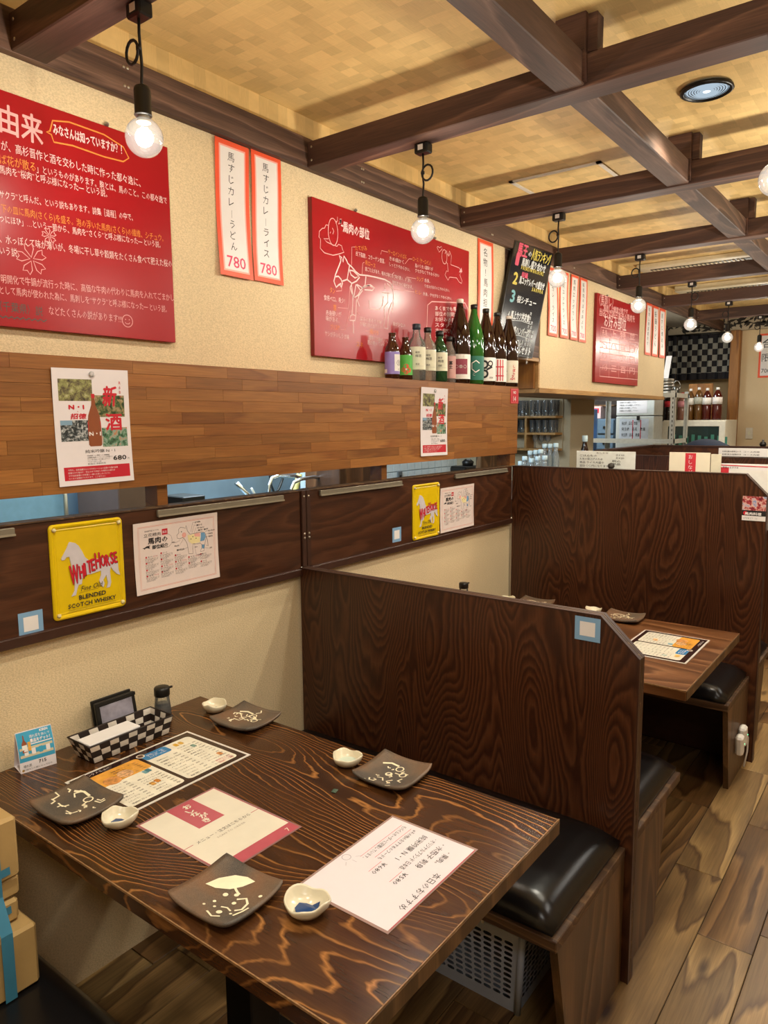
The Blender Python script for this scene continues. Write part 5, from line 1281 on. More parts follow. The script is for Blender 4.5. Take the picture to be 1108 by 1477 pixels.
M_BOWL = plain('cream_glaze', 'DDD3B8', .18, var=.04, coat=.4); M_BLUEG = plain('blue_brush_glaze', '1E3F6E', .15); M_CELG = plain('celadon_glaze', 'C2CFBE', .12, coat=.4)
def dish(label, cx, cy, r=0.037, z=ZT, seed=0, blue=True, cel=False):
    t = thing('sauce_dish', label, 'dish', (cx, cy, z)); rd = random.Random(seed); ph = [rd.uniform(0, 6.28) for _ in range(4)]
    seg = 32; vs = []; fs = []
    prof = [(0.0, .002, 0), (.45, .0, 0), (.72, .004, .2), (.93, .014, .8), (1.0, .024, 1), (.965, .027, 1), (.90, .0245, 1), (.80, .014, .7), (.55, .0065, .2), (.0, .0055, 0)]
    for (rr_, hh, wgt) in prof:
        for k in range(seg):
            a = 2 * PI * k / seg; wv = 1 + wgt * (.06 * math.sin(2 * a + ph[0]) + .05 * math.sin(3 * a + ph[1]) + .02 * math.sin(7 * a + ph[2]))
            vs.append((cx + r * rr_ * wv * math.cos(a), cy + r * rr_ * wv * math.sin(a), z + hh * (1 + wgt * (.12 * math.sin(2 * a + ph[3]) + .07 * math.sin(5 * a + ph[0])))))
    for i in range(len(prof) - 1):
        for k in range(seg): fs.append((i * seg + k, i * seg + (k + 1) % seg, (i + 1) * seg + (k + 1) % seg, (i + 1) * seg + k))
    MB().use(M_BOWL, True).add(vs, fs, True).build('bowl', t)
    sh = Sheet(lambda u, v, h: Vector((cx + u, cy + v, z + .0064 + h + 11 * max(0, math.hypot(u, v) - .016) ** 1.6)), t, .0002)
    if cel: sh.disc(0, 0, r * .62, M_CELG, 1, 'glaze', 18)
    if blue:
        sh.poly([(-.4 * r, -.35 * r), (-.1 * r, -.6 * r), (.35 * r, -.45 * r), (.55 * r, .1 * r), (.3 * r, .55 * r), (.05 * r, .3 * r), (-.25 * r, .25 * r), (-.5 * r, .05 * r)], M_BLUEG, 2, 'brush_mark')
        sh.line([(.35 * r, -.2 * r), (.15 * r, .15 * r), (.2 * r, .4 * r)], .002, M_SLIP, 3, 'brush_mark')
    else: sh.line([(-.3 * r, .3 * r), (.0, .45 * r), (.3 * r, .5 * r)], .003, M_BLUEG, 3, 'brush_mark')
    sh.done(); return t
dish('small cream sauce dish with blue brush mark beside the front plate', 0.970, 0.858, .040, seed=1)
dish('small cream sauce dish with blue brush mark right of the near left plate', 0.455, 0.824, .036, seed=2)
dish('small cream sauce dish with faint blue line beside the far left plate', 0.135, 1.350, .036, seed=3, blue=False)
dish('small celadon sauce dish left of the far right plate', 0.672, 1.325, .037, seed=4, blue=False, cel=True)

# menus lying on the table
def table_sheet(name, label, cat, org, U, V_, Wd, H, mat, th=0.0009, z=ZT, lam=None):
    """U = reading direction, V_ = towards the top of the page"""
    U = Vector(U).normalized(); V_ = Vector(V_).normalized(); org = Vector((org[0], org[1], z))
    t = thing(name, label, cat, org)
    m = MB().use(lam or mat).obox(org + U * Wd / 2 + V_ * H / 2 + Vector((0, 0, th / 2)), U, V_, (0, 0, 1), Wd, H, th); m.build('sheet', t)
    pt = lambda u, v, h: org + U * u + V_ * v + Vector((0, 0, th + h))
    return t, Sheet(pt, t, .00012)
M_LAM = NT('clear_laminate_edge'); M_LAM.base(lin('8E6A66')); M_LAM.set(.12, coat=.5); M_LAM = M_LAM.m
# red and white order menu: bottom left corner of page at high x, low y
t, sh = table_sheet('order_menu', 'laminated red and white order menu in the middle of the near table', 'menu', (0.772, 0.840), (0.02, 1, 0), (-1, 0.0, 0), .210, .285, M_CREAM, lam=M_LAM)
Wd, H = .210, .285; M_MRED = plain('menu_red', 'B4565F', .18, var=.04, coat=.3); M_MW = plain('menu_white', 'DED6C2', .16, var=.02, coat=.4)
sh.rect(.004, .004, Wd - .004, H - .004, M_MRED, 1); sh.rect(.006, .034, Wd - .006, H - .006, M_MW, 2)
sh.rect(.074, H - .118, .142, H - .006, M_MRED, 3)
sh.vtext('おしながき', .108, H - .014, .021, M_MW, .0195, .35, lay=4, bold=.0007)
sh.text('メニュー・注文はこちらから', .036, .122, .0125, M_INK, w_=.142, lay=4); sh.text('SCAN TO ORDER', .075, .107, .008, plain('grey_print', '8a7c6c', .5), w_=.075, lay=4)
sh.line([(.006, .128), (.028, .128)], .0018, M_MRED, 3); sh.line([(Wd - .028, .128), (Wd - .006, .128)], .0018, M_MRED, 3); sh.text('7', .18, .010, .018, M_MW, lay=4); sh.done()
# drinks menu
def drinks(label, org, U, V_, Wd, H, z=ZT, flip=False):
    t, sh = table_sheet('drinks_menu', label, 'menu', org, U, V_, Wd, H, M_PAPER, lam=plain('white_laminate', 'D8D2C8', .2, coat=.4), z=z)
    DK = plain('menu_dark_brown', '2E1A18', .2, coat=.3); OR_ = plain('menu_orange', 'E0A040', .25, var=.15, scale=40, coat=.3); BL = plain('menu_blue', '3E7FB0', .25, var=.15, scale=40, coat=.3); WH = plain('menu_panel_white', 'E6E0CC', .2, coat=.3)
    sh.rect(.007, .007, Wd - .007, H - .007, DK, 1)
    x0, x1 = .022, Wd / 2 - .006; x2, x3 = Wd / 2 + .004, Wd - .022
    sh.rrect(x0, .022, x1, H - .030, .012, WH, 2); sh.rrect(x2, .022, x3, H - .028, .012, WH, 2)
    sh.rrect(x0, H * .60, x1, H - .030, .010, OR_, 3); sh.rrect(x2, H * .74, x2 + (x3 - x2) * .5, H - .028, .008, BL, 3)
    sh.disc(x0 + .05, H * .66, .022, plain('dish_picture', 'C98A4a', .3, var=.4, scale=90), 3.5); sh.disc(x0 + .09, H * .69, .02, plain('dish_picture_b', 'D8A878', .3, var=.4, scale=90), 3.6)
    sh.disc(x2 + .004, H - .030, .011, WH, 4); sh.disc(x2 + .004, H - .030, .008, plain('dark_bean', '5a3a28', .4), 4.5)
    sh.text('ドリンクメニュー', x0 + .01, H - .022, .011, M_PAPER, w_=.075, lay=4)
    rr = random.Random(9); mw = ['生ビール 中ジョッキ', '瓶ビール', 'ハイボール', 'レモンサワー', '梅酒ソーダ割り', 'ウーロン茶', '緑茶ハイ', 'グレープフルーツ', '芋焼酎 ロック', '麦焼酎 水割り', 'カシスオレンジ', 'ジンジャーエール']
    def block(u0, u1, v0, v1, n, mt, hh):
        for k in range(n):
            v = v1 - (v1 - v0) * (k + 1) / n; sh.text(rr.choice(mw), u0, v, hh, mt, w_=(u1 - u0) * rr.uniform(.5, .85), lay=5); sh.text(str(rr.choice((380, 450, 480, 500, 550, 600))), u1 - .012, v, hh, mt, w_=.011, lay=5)
    block(x0 + .012, x0 + .07, .03, H * .58, 9, M_INK, .0068); block(x0 + .085, x1 - .008, .03, H * .50, 8, M_INK, .0068)
    block(x0 + .07, x1 - .012, H * .63, H - .04, 5, plain('brown_print', '5a3010', .5), .007)
    block(x2 + .012, x2 + .075, .03, H * .70, 10, M_INK, .0068); block(x2 + .088, x3 - .008, H * .12, H - .06, 12, M_INK, .0066); block(x2 + .10, x3 - .01, .028, .050, 3, M_INKR, .0068)
    block(x2 + .015, x2 + (x3 - x2) * .42, H * .77, H - .035, 3, M_PAPER, .007)
    for (u, v, c) in ((x1 - .03, H * .55, '6b9aa0'), (x1 - .02, H * .56, '4a7f8c'), (x1 - .055, .075, 'D8A050'), (x1 - .04, .078, 'C98030'), (x3 - .055, H - .05, 'D8A838'), (x3 - .04, H - .05, 'C9A048'), (x3 - .03, H - .09, '7a9a8c'), (x3 - .02, .07, 'C98850')):
        sh.rrect(u - .006, v - .008, u + .006, v + .010, .003, plain('drink_picture_' + c, c, .3), 5)
    sh.done(); return t
drinks('laminated drinks menu with dark border lying by the checked tray', (0.436, 0.855), (0, 1, 0), (-1, -.02, 0), .362, .252)
# handwritten sheet (its reader sits across the table)
t, sh = table_sheet('handwritten_menu', 'laminated white handwritten menu sheet at the right end of near table', 'menu', (0.905, 1.200), (0, -1, 0), (1, 0, 0), .303, .214, M_GLOSSP, lam=plain('laminate_rim', '9a8078', .15, coat=.5))
Wd, H = .303, .214; M_HW = plain('handwriting_sheet', 'E0D9DC', .15, var=.01, coat=.5); sh.rect(.006, .005, Wd - .006, H - .005, M_HW, 1); sh.line([(.006, H - .0035), (Wd - .01, H - .0035)], .002, M_MRED, 2)
sh.text('本日のおすすめ', .115, H - .026, .018, M_INK, w_=.125, lay=3)
sh.text('・果肉。', .045, H - .046, .015, M_INK, w_=.045, lay=3); sh.text('・水茄子 刺身', .028, H - .070, .016, M_INK, w_=.095, lay=3); sh.text('¥580', .150, H - .076, .015, M_INK, w_=.040, lay=3)
sh.text('・オリジナルブランド 日本酒．', .022, H - .092, .0135, M_INK, w_=.125, lay=3); sh.text('純米吟醸 N・I', .024, H - .117, .0165, M_INK, w_=.10, lay=3); sh.text('¥680', .148, H - .127, .015, M_INK, w_=.040, lay=3)
sh.text('※その他のおすすめのフードも', .020, H - .145, .012, M_INK, w_=.125, lay=3); sh.text('モバイルオーダーに記載しています。', .020, H - .170, .012, M_INK, w_=.140, lay=3)
for (a, b, v) in ((.150, .19, H - .081), (.148, .188, H - .132), (.02, .145, H - .150), (.02, .16, H - .175)): sh.line([(a, v), (b, v)], .0009, M_LRED, 3)
sh.ring(.178, .018, .009, .0009, plain('grey_pencil', '77727a', .6), 3)
for d in ((-.018, .018), (.0, .022), (.018, .014)): sh.line([(.178 + d[0] * .7, .018 + d[1] * .7), (.178 + d[0] * 1.2, .018 + d[1] * 1.2)], .0006, plain('grey_pencil', '77727a', .6), 3)
sh.done()
# clear scrap of film on the table
c0 = P(483, 1141, z=ZT); MB().use(glassy('green_film', '6f8a74', .35)).obox((c0.x, c0.y, ZT + .0006), (1, .3, 0), (-.3, 1, 0), (0, 0, 1), .012, .016, .0009).build('film_scrap', label='tiny scrap of greenish clear film on the near table', cat='scrap')

# checked woven tray with napkins
t = thing('napkin_tray', 'long brown and white checked woven tray against the wall', 'tray', (0.115, 1.055, ZT))
M_WB = plain('dark_weave', '241813', .5); M_WW = plain('white_weave', 'CFC6BA', .5)
TX0, TX1, TY0, TY1, TH_, FL = .073, .152, .948, 1.172, .052, .011
def TP(i, j, z):
    s_ = FL * z / TH_ ; return Vector(((TX0 - s_) if i == 0 else (TX1 + s_), (TY0 - s_ * 1.6) if j == 0 else (TY1 + s_ * .8), ZT + z))
_wm = {}
for (a, b, n, nm) in (((1, 0), (1, 1), 9, 'front_side'), ((0, 0), (0, 1), 9, 'back_side'), ((0, 0), (1, 0), 4, 'end_side'), ((0, 1), (1, 1), 4, 'end_side')):
    A0, B0, A1, B1 = TP(*a, 0.001), TP(*b, 0.001), TP(*a, TH_), TP(*b, TH_)
    nn = (B0 - A0).cross(A1 - A0).normalized(); mid = (A0 + B0) / 2 - Vector((0.1125, 1.06, ZT))
    if nn.dot(Vector((mid.x, mid.y, 0))) < 0: nn = -nn
    m = MB().use(M_WB).add([A0, B0, B1, A1, A0 - nn * .0025, B0 - nn * .0025, B1 - nn * .0025, A1 - nn * .0025], [(0, 1, 2, 3), (7, 6, 5, 4), (0, 4, 5, 1), (3, 2, 6, 7), (0, 3, 7, 4), (1, 5, 6, 2)], False); so = m.build(nm, t)
    L_ = lambda u, v: (A0 * (1 - u) + B0 * u) * (1 - v) + (A1 * (1 - u) + B1 * u) * v
    for i in range(n):
        for j in range(3):
            if (i + j) % 2: continue
            for sg in ((1, -1) if nm != 'x' else (1,)):
                off = nn * (.0008 if sg > 0 else -.0033)
                q_ = [L_((i + .04) / n, (j + .04) / 3), L_((i + .96) / n, (j + .04) / 3), L_((i + .96) / n, (j + .96) / 3), L_((i + .04) / n, (j + .96) / 3)]
                c = sum(q_, Vector()) / 4 + off
                mb = MB().use(M_WW); mb.add([p_ + off for p_ in q_] + [c + nn * .0009 * sg], [(0, 1, 4), (1, 2, 4), (2, 3, 4), (3, 0, 4)], False); mb.build('weave_square', so)
m = MB().use(M_WB).add([TP(0, 0, .002), TP(1, 0, .002), TP(1, 1, .002), TP(0, 1, .002)], [(0, 1, 2, 3)]); m.build('bottom', t)
m = MB().use(M_WB, True).tube([TP(0, 0, TH_), TP(1, 0, TH_), TP(1, 1, TH_), TP(0, 1, TH_)], .0024, 6, True); m.build('rim', t)
t = thing('napkin_stack', 'white paper napkins lying in the checked tray', 'napkins', (0.11, 1.02, ZT + .003))
for k in range(6):
    MB().use(M_PAPER).obox((.110 + .001 * k, 1.022 - .0012 * k, ZT + .012 + k * .0068), (1, .02 * (k % 3 - 1), 0), (-.02 * (k % 3 - 1), 1, 0), (0, 0, 1), .058, .150, .0060, .0015).build('napkin', t)
# black bill holder behind the tray
t = thing('card_holder', 'black card holder with a grey card leaning behind the tray', 'card holder', (0.03, 1.09, ZT))
a0 = Vector((.048, 1.028, ZT)); u_ = Vector((0, 1, 0)); v_ = Vector((-.20, 0, 1)).normalized(); n_v = u_.cross(v_)
if n_v.x < 0: n_v = -n_v
MB().use(M_BLACK).obox(a0 + u_ * .061 + v_ * .052, u_, v_, n_v, .122, .104, .010, .002).build('front_cover', t)
MB().use(M_BLACK).obox(a0 + u_ * .061 + v_ * .056 - n_v * .016, u_, v_, n_v, .122, .108, .008, .002).build('back_cover', t)
MB().use(plain('marbled_grey_card', '8C8894', .3, var=.25, scale=40)).obox(a0 + u_ * .061 + v_ * .050 + n_v * .0055, u_, v_, n_v, .098, .082, .0012).build('card', t)
MB().use(M_BLACK).obox(a0 + u_ * .061 + v_ * .098 + n_v * .006, u_, v_, n_v, .124, .010, .004, .001).build('top_clip', t)
# soy sauce bottle
def soy(label, x, y, z=ZT):
    t = thing('soy_sauce_bottle', label, 'bottle', (x, y, z))
    MB().use(M_CLEAR, True).lathe([(0.0, .002), (.0225, 0), (.0255, .004), (.0235, .030), (.0205, .060), (.0200, .070)], (x, y, z), 22).build('glass_body', t)
    MB().use(plain('soy_sauce', '120a06', .15), True).lathe([(0.0, .003), (.0215, .003), (.0240, .006), (.0222, .030), (.0215, .042), (0.001, .042)], (x, y, z), 22).build('sauce', t)
    m = MB().use(M_BLACK, True).lathe([(.0205, .066), (.0225, .068), (.0225, .088), (.0205, .092), (.0, .0925)], (x, y, z), 22); m.build('cap', t)
    MB().use(M_BLACK, True).tube([(x + .01, y + .010, z + .088), (x + .014, y + .026, z + .0885)], .0035, 8).build('spout', t)
    return t
soy('black capped soy sauce bottle standing behind the checked tray', 0.046, 1.232)
# tent card advertising beer
t = thing('tent_card', 'blue and white folded tent card showing a price of 715', 'tent card', (0.04, 0.85, ZT))
a = P(30, 1117, z=ZT); b = P(82, 1101, z=ZT); tl = P(11, 1043, x=a.x - .030); 
Ux = Vector((b.x - a.x, b.y - a.y, 0)); Wd = Ux.length; Ux.normalize(); H = .100
back = Vector((-Ux.y, Ux.x, 0)); 
if back.x > 0: back = -back
Vx = (back * .30 + Vector((0, 0, 1))).normalized()
nrm = Ux.cross(Vx)
if nrm.x < 0: nrm = -nrm
a = Vector((a.x, a.y, ZT)); bow = lambda v: 0.006 * math.sin(PI * min(1, max(0, v / H)))
pt = lambda u, v, h: a + Ux * u + Vx * v + nrm * (h + bow(v))
n = 8; m = MB().use(M_GLOSSP)
for k in range(n): m.quad(pt(0, H * k / n, 0), pt(Wd, H * k / n, 0), pt(Wd, H * (k + 1) / n, 0), pt(0, H * (k + 1) / n, 0))
m.build('front_flap', t)
top0, top1 = pt(0, H, 0), pt(Wd, H, 0); bk0 = a + back * .055; bk1 = a + Ux * Wd + back * .055
MB().use(M_GLOSSP).quad(bk0, bk1, top1, top0).build('back_flap', t)
MB().use(M_GLOSSP).quad(a + Vector((0, 0, .0012)), a + Ux * Wd + Vector((0, 0, .0012)), bk1 + Vector((0, 0, .0012)), bk0 + Vector((0, 0, .0012))).build('base_flap', t)
sh = Sheet(pt, t, .0003); M_CY = plain('sky_blue_print', '3E9CC0', .25, var=.05); M_LC = plain('pale_beige_print', 'C9C0A0', .3)
for k in range(8): sh.rect(.001, H * (.26 + .09 * k), Wd - .001, H * (.35 + .09 * k), M_CY, 1)
sh.rect(.004, H * .36, Wd - .004, H * .60, M_LC, 2); sh.text('KIRIN', Wd * .66, H * .90, H * .085, M_PAPER, w_=Wd * .22, bold=.0003); sh.text('晴れ風を', Wd * .36, H * .80, H * .09, M_PAPER, w_=Wd * .3); sh.text('飲んで', Wd * .68, H * .80, H * .07, M_PAPER); sh.text('景品をゲット！', Wd * .36, H * .69, H * .10, M_PAPER, w_=Wd * .55, bold=.0003)
sh.rect(Wd * .36, H * .64, Wd * .95, H * .665, M_PAPER, 3); sh.poly([(Wd * .12, H * .48), (Wd * .26, H * .48), (Wd * .26, H * .70), (Wd * .21, H * .78), (Wd * .205, H * .9), (Wd * .175, H * .9), (Wd * .17, H * .78), (Wd * .12, H * .70)], M_BROWNB, 3); sh.rect(Wd * .12, H * .55, Wd * .26, H * .66, M_LWHT, 3.5); sh.rect(Wd * .28, H * .5, Wd * .36, H * .72, plain('beer_gold', 'D8A040', .3), 3)
for k in range(4): sh.rrect(Wd * (.16 + .2 * k), H * .40, Wd * (.27 + .2 * k), H * .55, .002, M_CY if k == 2 else M_PAPER, 3)
sh.text('715', Wd * .52, H * .15, H * .11, M_INK, w_=Wd * .2, bold=.0002); sh.text('晴れ風', Wd * .10, H * .12, H * .08, M_INK, w_=Wd * .22); sh.text('お酒は二十歳になってから', Wd * .08, H * .05, H * .045, M_INK, w_=Wd * .8); sh.disc(Wd * .08, H * .06, .003, plain('gold_seal', 'B08A48', .4), 2)
sh.done()

# ================================================================ things on the second table
plate('square dark plate on the second table, right one beside the tall partition', 0.775, 3.045, .15, .14, .02, art=1)
plate('square dark plate on the second table, left one half hidden by the low partition', 0.36, 3.045, .15, .14, .02, art=0)
dish('small white sauce dish on the second table, right one', 0.640, 3.055, .036, seed=6, blue=False)
dish('small white sauce dish on the second table, left one peeking over the low partition', 0.235, 3.02, .036, seed=7, blue=False)
c_ = P(668, 846, x=0.05)
soy('black capped soy sauce bottle peeking over the low partition', 0.060, P(669, 846, x=0.06).y)
drinks('laminated drinks menu with yellow and blue headings on the second table', (0.900, 2.945), (0, -1, 0), (1, 0, 0), .340, .250)

# ================================================================ kitchen glimpsed through the hatch gap
def prism_wall(name, label, cat, x, pts, th, mat):
    """flat panel standing at depth x, its corners read off the photo, real thickness th away from the room"""
    q_ = [P(a, b, x=x) for a, b in pts]; return MB().use(mat).prism(q_, (-th, 0, 0)).build(name, label=label, cat=cat)
M_LB = plain('pale_blue_steel_door', '84B4E0', .4); M_STW = plain('blue_grey_steel', '8296A4', .4, .4, var=.12, scale=5)
def kb(name, label, cat, x0, x1, y0, y1, z0, z1, mat, ch=.004):
    return MB().use(mat).box(x0, x1, y0, y1, z0, z1, ch).build(name, label=label, cat=cat)
t = thing('kitchen_fridge', 'pale blue steel cabinet seen through the gap at far left', 'cabinet', (-.95, 1.1, 0))
MB().use(M_LB).box(-1.08, -.70, .75, P(95, 735, x=-.7).y, 0, 1.5, .006).build('body', t)
MB().use(M_STEEL, True).tube([(-.69, P(90, 735, x=-.7).y, 1.05), (-.675, P(90, 735, x=-.7).y, 1.08), (-.675, P(90, 735, x=-.7).y, 1.3), (-.69, P(90, 735, x=-.7).y, 1.33)], .008, 8).build('handle', t)
kb('steel_splashback', 'blue grey steel splashback seen through the gap', 'panel', -1.12, -1.1, 1.3, 3.55, 1.051, 1.7, M_STW, .002)
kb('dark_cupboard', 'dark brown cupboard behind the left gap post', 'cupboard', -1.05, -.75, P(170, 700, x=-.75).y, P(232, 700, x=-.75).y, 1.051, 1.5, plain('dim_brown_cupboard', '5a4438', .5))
kb('wood_cupboard', 'brown wooden cupboard behind the right gap post', 'cupboard', -.95, -.70, P(490, 690, x=-.7).y, P(556, 690, x=-.7).y, 1.051, 1.6, wood('cupboard_wood', '4a2f1e', '6a452c', '7a5235', 'z', 3, 6, 8, .4, .25))
kb('tray_lid', 'bright white tray lid standing behind the gap', 'lid', -1.09, -1.05, P(440, 690, x=-1.05).y, P(486, 690, x=-1.05).y, 1.051, 1.5, plain('bright_white_panel', 'D5E4E8', .3))
M_CHR = plain('chrome', 'D0D4D6', .12, 1.0)
def kt(name, label, cat, pts, r, x, mat): MB().use(mat, True).tube([P(a, b, x=x + (c if len(q) > 2 else 0)) for q in pts for (a, b, *cc) in [q] for c in [cc[0] if cc else 0]], r, 8).build(name, label=label, cat=cat)
kb('kitchen_counter', 'steel kitchen counter just below the gap', 'counter', -1.12, -.71, P(96, 735, x=-.7).y + .01, 3.55, 0, 1.05, M_STW)
kt('tap_pipe', 'bent chrome pipe behind the gap, left one', 'pipe', [(388, 760), (388, 700), (392, 690), (402, 686), (424, 686), (434, 690)], .010, -.9, M_CHR)
kt('tap_pipe', 'bent chrome pipe behind the gap, right one', 'pipe', [(420, 760), (420, 705), (424, 696), (434, 691), (452, 688), (470, 690)], .010, -.85, M_CHR)
kt('spray_handle', 'slanting chrome spray handle behind the gap', 'handle', [(341, 697), (360, 716), (384, 756)], .012, -.9, M_CHR)
kt('tongs', 'pair of steel tongs hanging behind the gap', 'tongs', [(362, 704), (370, 718), (378, 756)], .008, -.92, M_STEEL)
kt('hanging_hook', 'dark hooked utensil hanging behind the gap, left of the chrome pipes', 'utensil', [(389, 679), (391, 700), (396, 712), (402, 706), (408, 690)], .007, -1.0, M_BLACK)
a = P(395, 680, x=-1.0); MB().use(M_STEEL, True).tube([(-1.0, 1.8, a.z), (-1.0, 3.2, a.z)], .006, 8).tube([(-1.0, 1.85, a.z), (-1.1, 1.85, a.z)], .005, 6).build('utensil_rail', label='thin steel utensil rail hidden just above the gap', cat='rail')
kt('taped_bar', 'bar wrapped in yellow tape behind the gap', 'bar', [(432, 684), (428, 700), (424, 716), (420, 735)], .016, -.95, plain('yellow_tape', 'B9AE6a', .5))
a = P(262, 722, x=-.8); kb('black_pad', 'black ribbed pad at the foot of the gap, right of left post', 'pad', a.x - .1, a.x + .05, a.y - .03, a.y + .09, 1.051, a.z + .02, M_BLACK)
a = P(577, 689, x=-1.585); t = thing('wall_outlet', 'grey wall outlet on the white kitchen tiles', 'outlet', a)
MB().use(plain('grey_outlet', '6a7072', .5)).box(-1.592, -1.580, a.y - .03, a.y + .03, a.z - .05, a.z + .05, .003).build('plate', t); MB().use(M_BLACK).box(-1.580, -1.578, a.y - .01, a.y + .01, a.z - .01, a.z + .02).build('socket', t)
a = P(672, 672, x=-1.0); kb('rear_counter', 'dark counter under the black kitchen gadget', 'counter', -1.3, -.75, 3.65, 5.0, 0, a.z - .121, M_TRIM)
t = thing('kitchen_scale', 'small black kitchen gadget behind the right end of the gap', 'gadget', (a.x, a.y, a.z - .05))
MB().use(M_BLACK).box(a.x - .08, a.x + .06, a.y - .10, a.y + .14, a.z - .12, a.z + .0, .01).build('body', t); MB().use(M_BLACK, True).lathe([(.04, 0), (.045, .03), (.02, .05), (.0, .05)], (a.x, a.y + .03, a.z + .0), 14).build('knob', t)
kb('brown_side_board', 'brown board behind the right end of the gap', 'board', -.62, -.58, P(690, 665, x=-.6).y, P(728, 660, x=-.6).y, .9, 1.6, M_BENCH)

# ================================================================ bar shelves with glasses
SX0, SX1, SYF, SYB = -1.35, P(801, 620, y=5.40).x, 5.40, 5.54
zs_ = [P(775, 600, y=SYF).z, P(775, 624, y=SYF).z, P(775, 647, y=SYF).z]
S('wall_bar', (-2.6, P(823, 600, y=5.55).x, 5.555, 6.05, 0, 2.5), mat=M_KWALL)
t = thing('glass_shelf', 'wooden wall shelf holding rows of drinking glasses', 'shelf', (-1.0, 5.47, zs_[2] - .02))
MB().use(M_KWALL).box(SX0, SX1, SYB, SYB + .01, zs_[2] - .02, 1.78).build('back', t)
for z in zs_: MB().use(M_OAK).box(SX0, SX1, SYF, SYB, z - .018, z, .002).build('shelf_board', t)
dv = P(758, 620, y=SYF).x; MB().use(M_OAK).box(dv - .009, dv + .009, SYF + .002, SYB, zs_[2], zs_[0] - .018).build('divider', t)
MB().use(M_OAK).box(SX0, SX0 + .018, SYF, SYB, zs_[2] - .018, 1.78).build('side', t)
M_GL = glassy('drinking_glass', 'F4F6F6', .07)
def tumbler(x, y, z, h, r):
    t_ = MB().use(M_GL, True).lathe([(0, .004), (r * .8, 0), (r * .82, .004), (r, h), (r * .93, h), (r * .76, .008), (0, .008)], (x, y, z), 12, cap=False).build('drinking_glass', label=None, cat='glass', group='drinking glasses on the wall shelf')
    return t_
rows_ = [(zs_[0] + .0005, .125, .026, 'clear tumbler in the top row of the glass shelf'), (zs_[1] + .0005, .100, .025, 'clear tumbler in the middle row of the glass shelf')]
gproto = {}
ORD = ['first', 'second', 'third', 'fourth', 'fifth', 'sixth', 'seventh', 'eighth', 'ninth', 'tenth']
cnt = {}
def tag_t(g, z, yy, x):
    row = 'top' if z == rows_[0][0] else 'middle'; fb = 'front' if yy < SYF + .05 else 'rear'; side = 'right' if x > dv else 'left'
    k = cnt[(row, fb, side)] = cnt.get((row, fb, side), -1) + 1
    g['label'] = 'clear tumbler, %s %s of shelf divider, %s file of the %s row' % (ORD[k], side, fb, row); g['group'] = 'tumblers in the %s row' % row
for z, h, r_, lb in rows_:
    for yy in (SYF + .035, SYF + .10):
        x = dv + .045
        while x < SX1 - r_ - .002:
            if (z, h) not in gproto: g = tumbler(x, yy, z, h, r_); gproto[(z, h)] = g
            else: g = copy_thing(gproto[(z, h)], Vector((x, yy, z)) - WL[gproto[(z, h)]])
            tag_t(g, z, yy, x); x += r_ * 2 + .006
        x = dv - .045
        for _ in range(2):
            g = copy_thing(gproto[(z, h)], Vector((x, yy, z)) - WL[gproto[(z, h)]]); tag_t(g, z, yy, x); x -= .06
for k in range(3):
    kk = ['left', 'middle', 'right'][k]
    xg = (dv + .06 + .055 * k); t = thing('wine_glass', 'stemmed glass on the lowest board of the glass shelf, %s one' % kk, 'glass', (xg, SYF + .06, zs_[2]), 'stemmed glasses on the lowest shelf')
    MB().use(M_GL, True).lathe([(.024, 0), (.004, .004), (.003, .05), (.018, .06), (.024, .085), (.022, .11)], (xg, SYF + .06, zs_[2] + .0005), 12, cap=False).build('glass_bowl', t)
# calendar scrap and yellow note under the box shelf
kb('yellow_note', 'yellow sticky note hanging below the box shelf', 'note', XU - .4395, XU - .438, 3.80, 3.90, 1.745, 1.82, plain('yellow_note', 'C9B860', .6), 0)

# counter with capped bottles behind the tall partition
S('trim_3', (-.62, -.05, 3.60, 4.78, .98, 1.12), mat=M_TRIM)
M_PET = glassy('clear_pet', 'DDE6EA', .22); M_CAPB = plain('pale_blue_cap', 'BFD8E2', .4); M_LIQ = glassy('amber_liquid', 'B8823a', .5)
bp = [(757, 661, 1), (767, 664, 1), (776, 661, 1), (786, 660, 1), (765, 653, 1.1), (773, 652, 1.1), (780, 651, 1.1), (786, 643, 1.3), (794, 643, 1.3), (802, 642, 1.3), (751, 668, .9)]
for k, (px, py, s_) in enumerate(bp):
    yy = 4.02 + .10 * (1 if s_ == 1.1 else 2.2 if s_ == 1.3 else 0); tp = P(px, py - 3, y=yy); h = tp.z - 1.1205
    pl = 'front' if s_ <= 1 else 'middle' if s_ == 1.1 else 'back'
    nb = cnt[pl] = cnt.get(pl, -1) + 1
    t = thing('capped_bottle', 'clear white capped bottle, %s in the %s row behind the tall partition' % (ORD[nb], pl), 'bottle', (tp.x, yy, 1.1205), 'white capped bottles, %s row' % pl)
    MB().use(M_PET, True).lathe([(0, .002), (.021, 0), (.0225, .006), (.0225, h - .115), (.020, h - .080), (.013, h - .05), (.0125, h - .024)], (tp.x, yy, 1.1205), 14).build('body', t)
    MB().use(M_CAPB, True).lathe([(.0145, 0), (.0155, .003), (.0155, .024), (.012, .026)], (tp.x, yy, 1.1205 + h - .026), 12).build('cap', t)
tp = P(844, 628, y=4.5); h = tp.z - 1.1205; tp.x = min(tp.x, -.09)
tp = P(844, 628, x=-.12); h = tp.z - 1.1205
t = thing('capped_bottle', 'dark bottle with white cap standing alone left of the steel rack', 'bottle', (tp.x, tp.y, 1.1205))
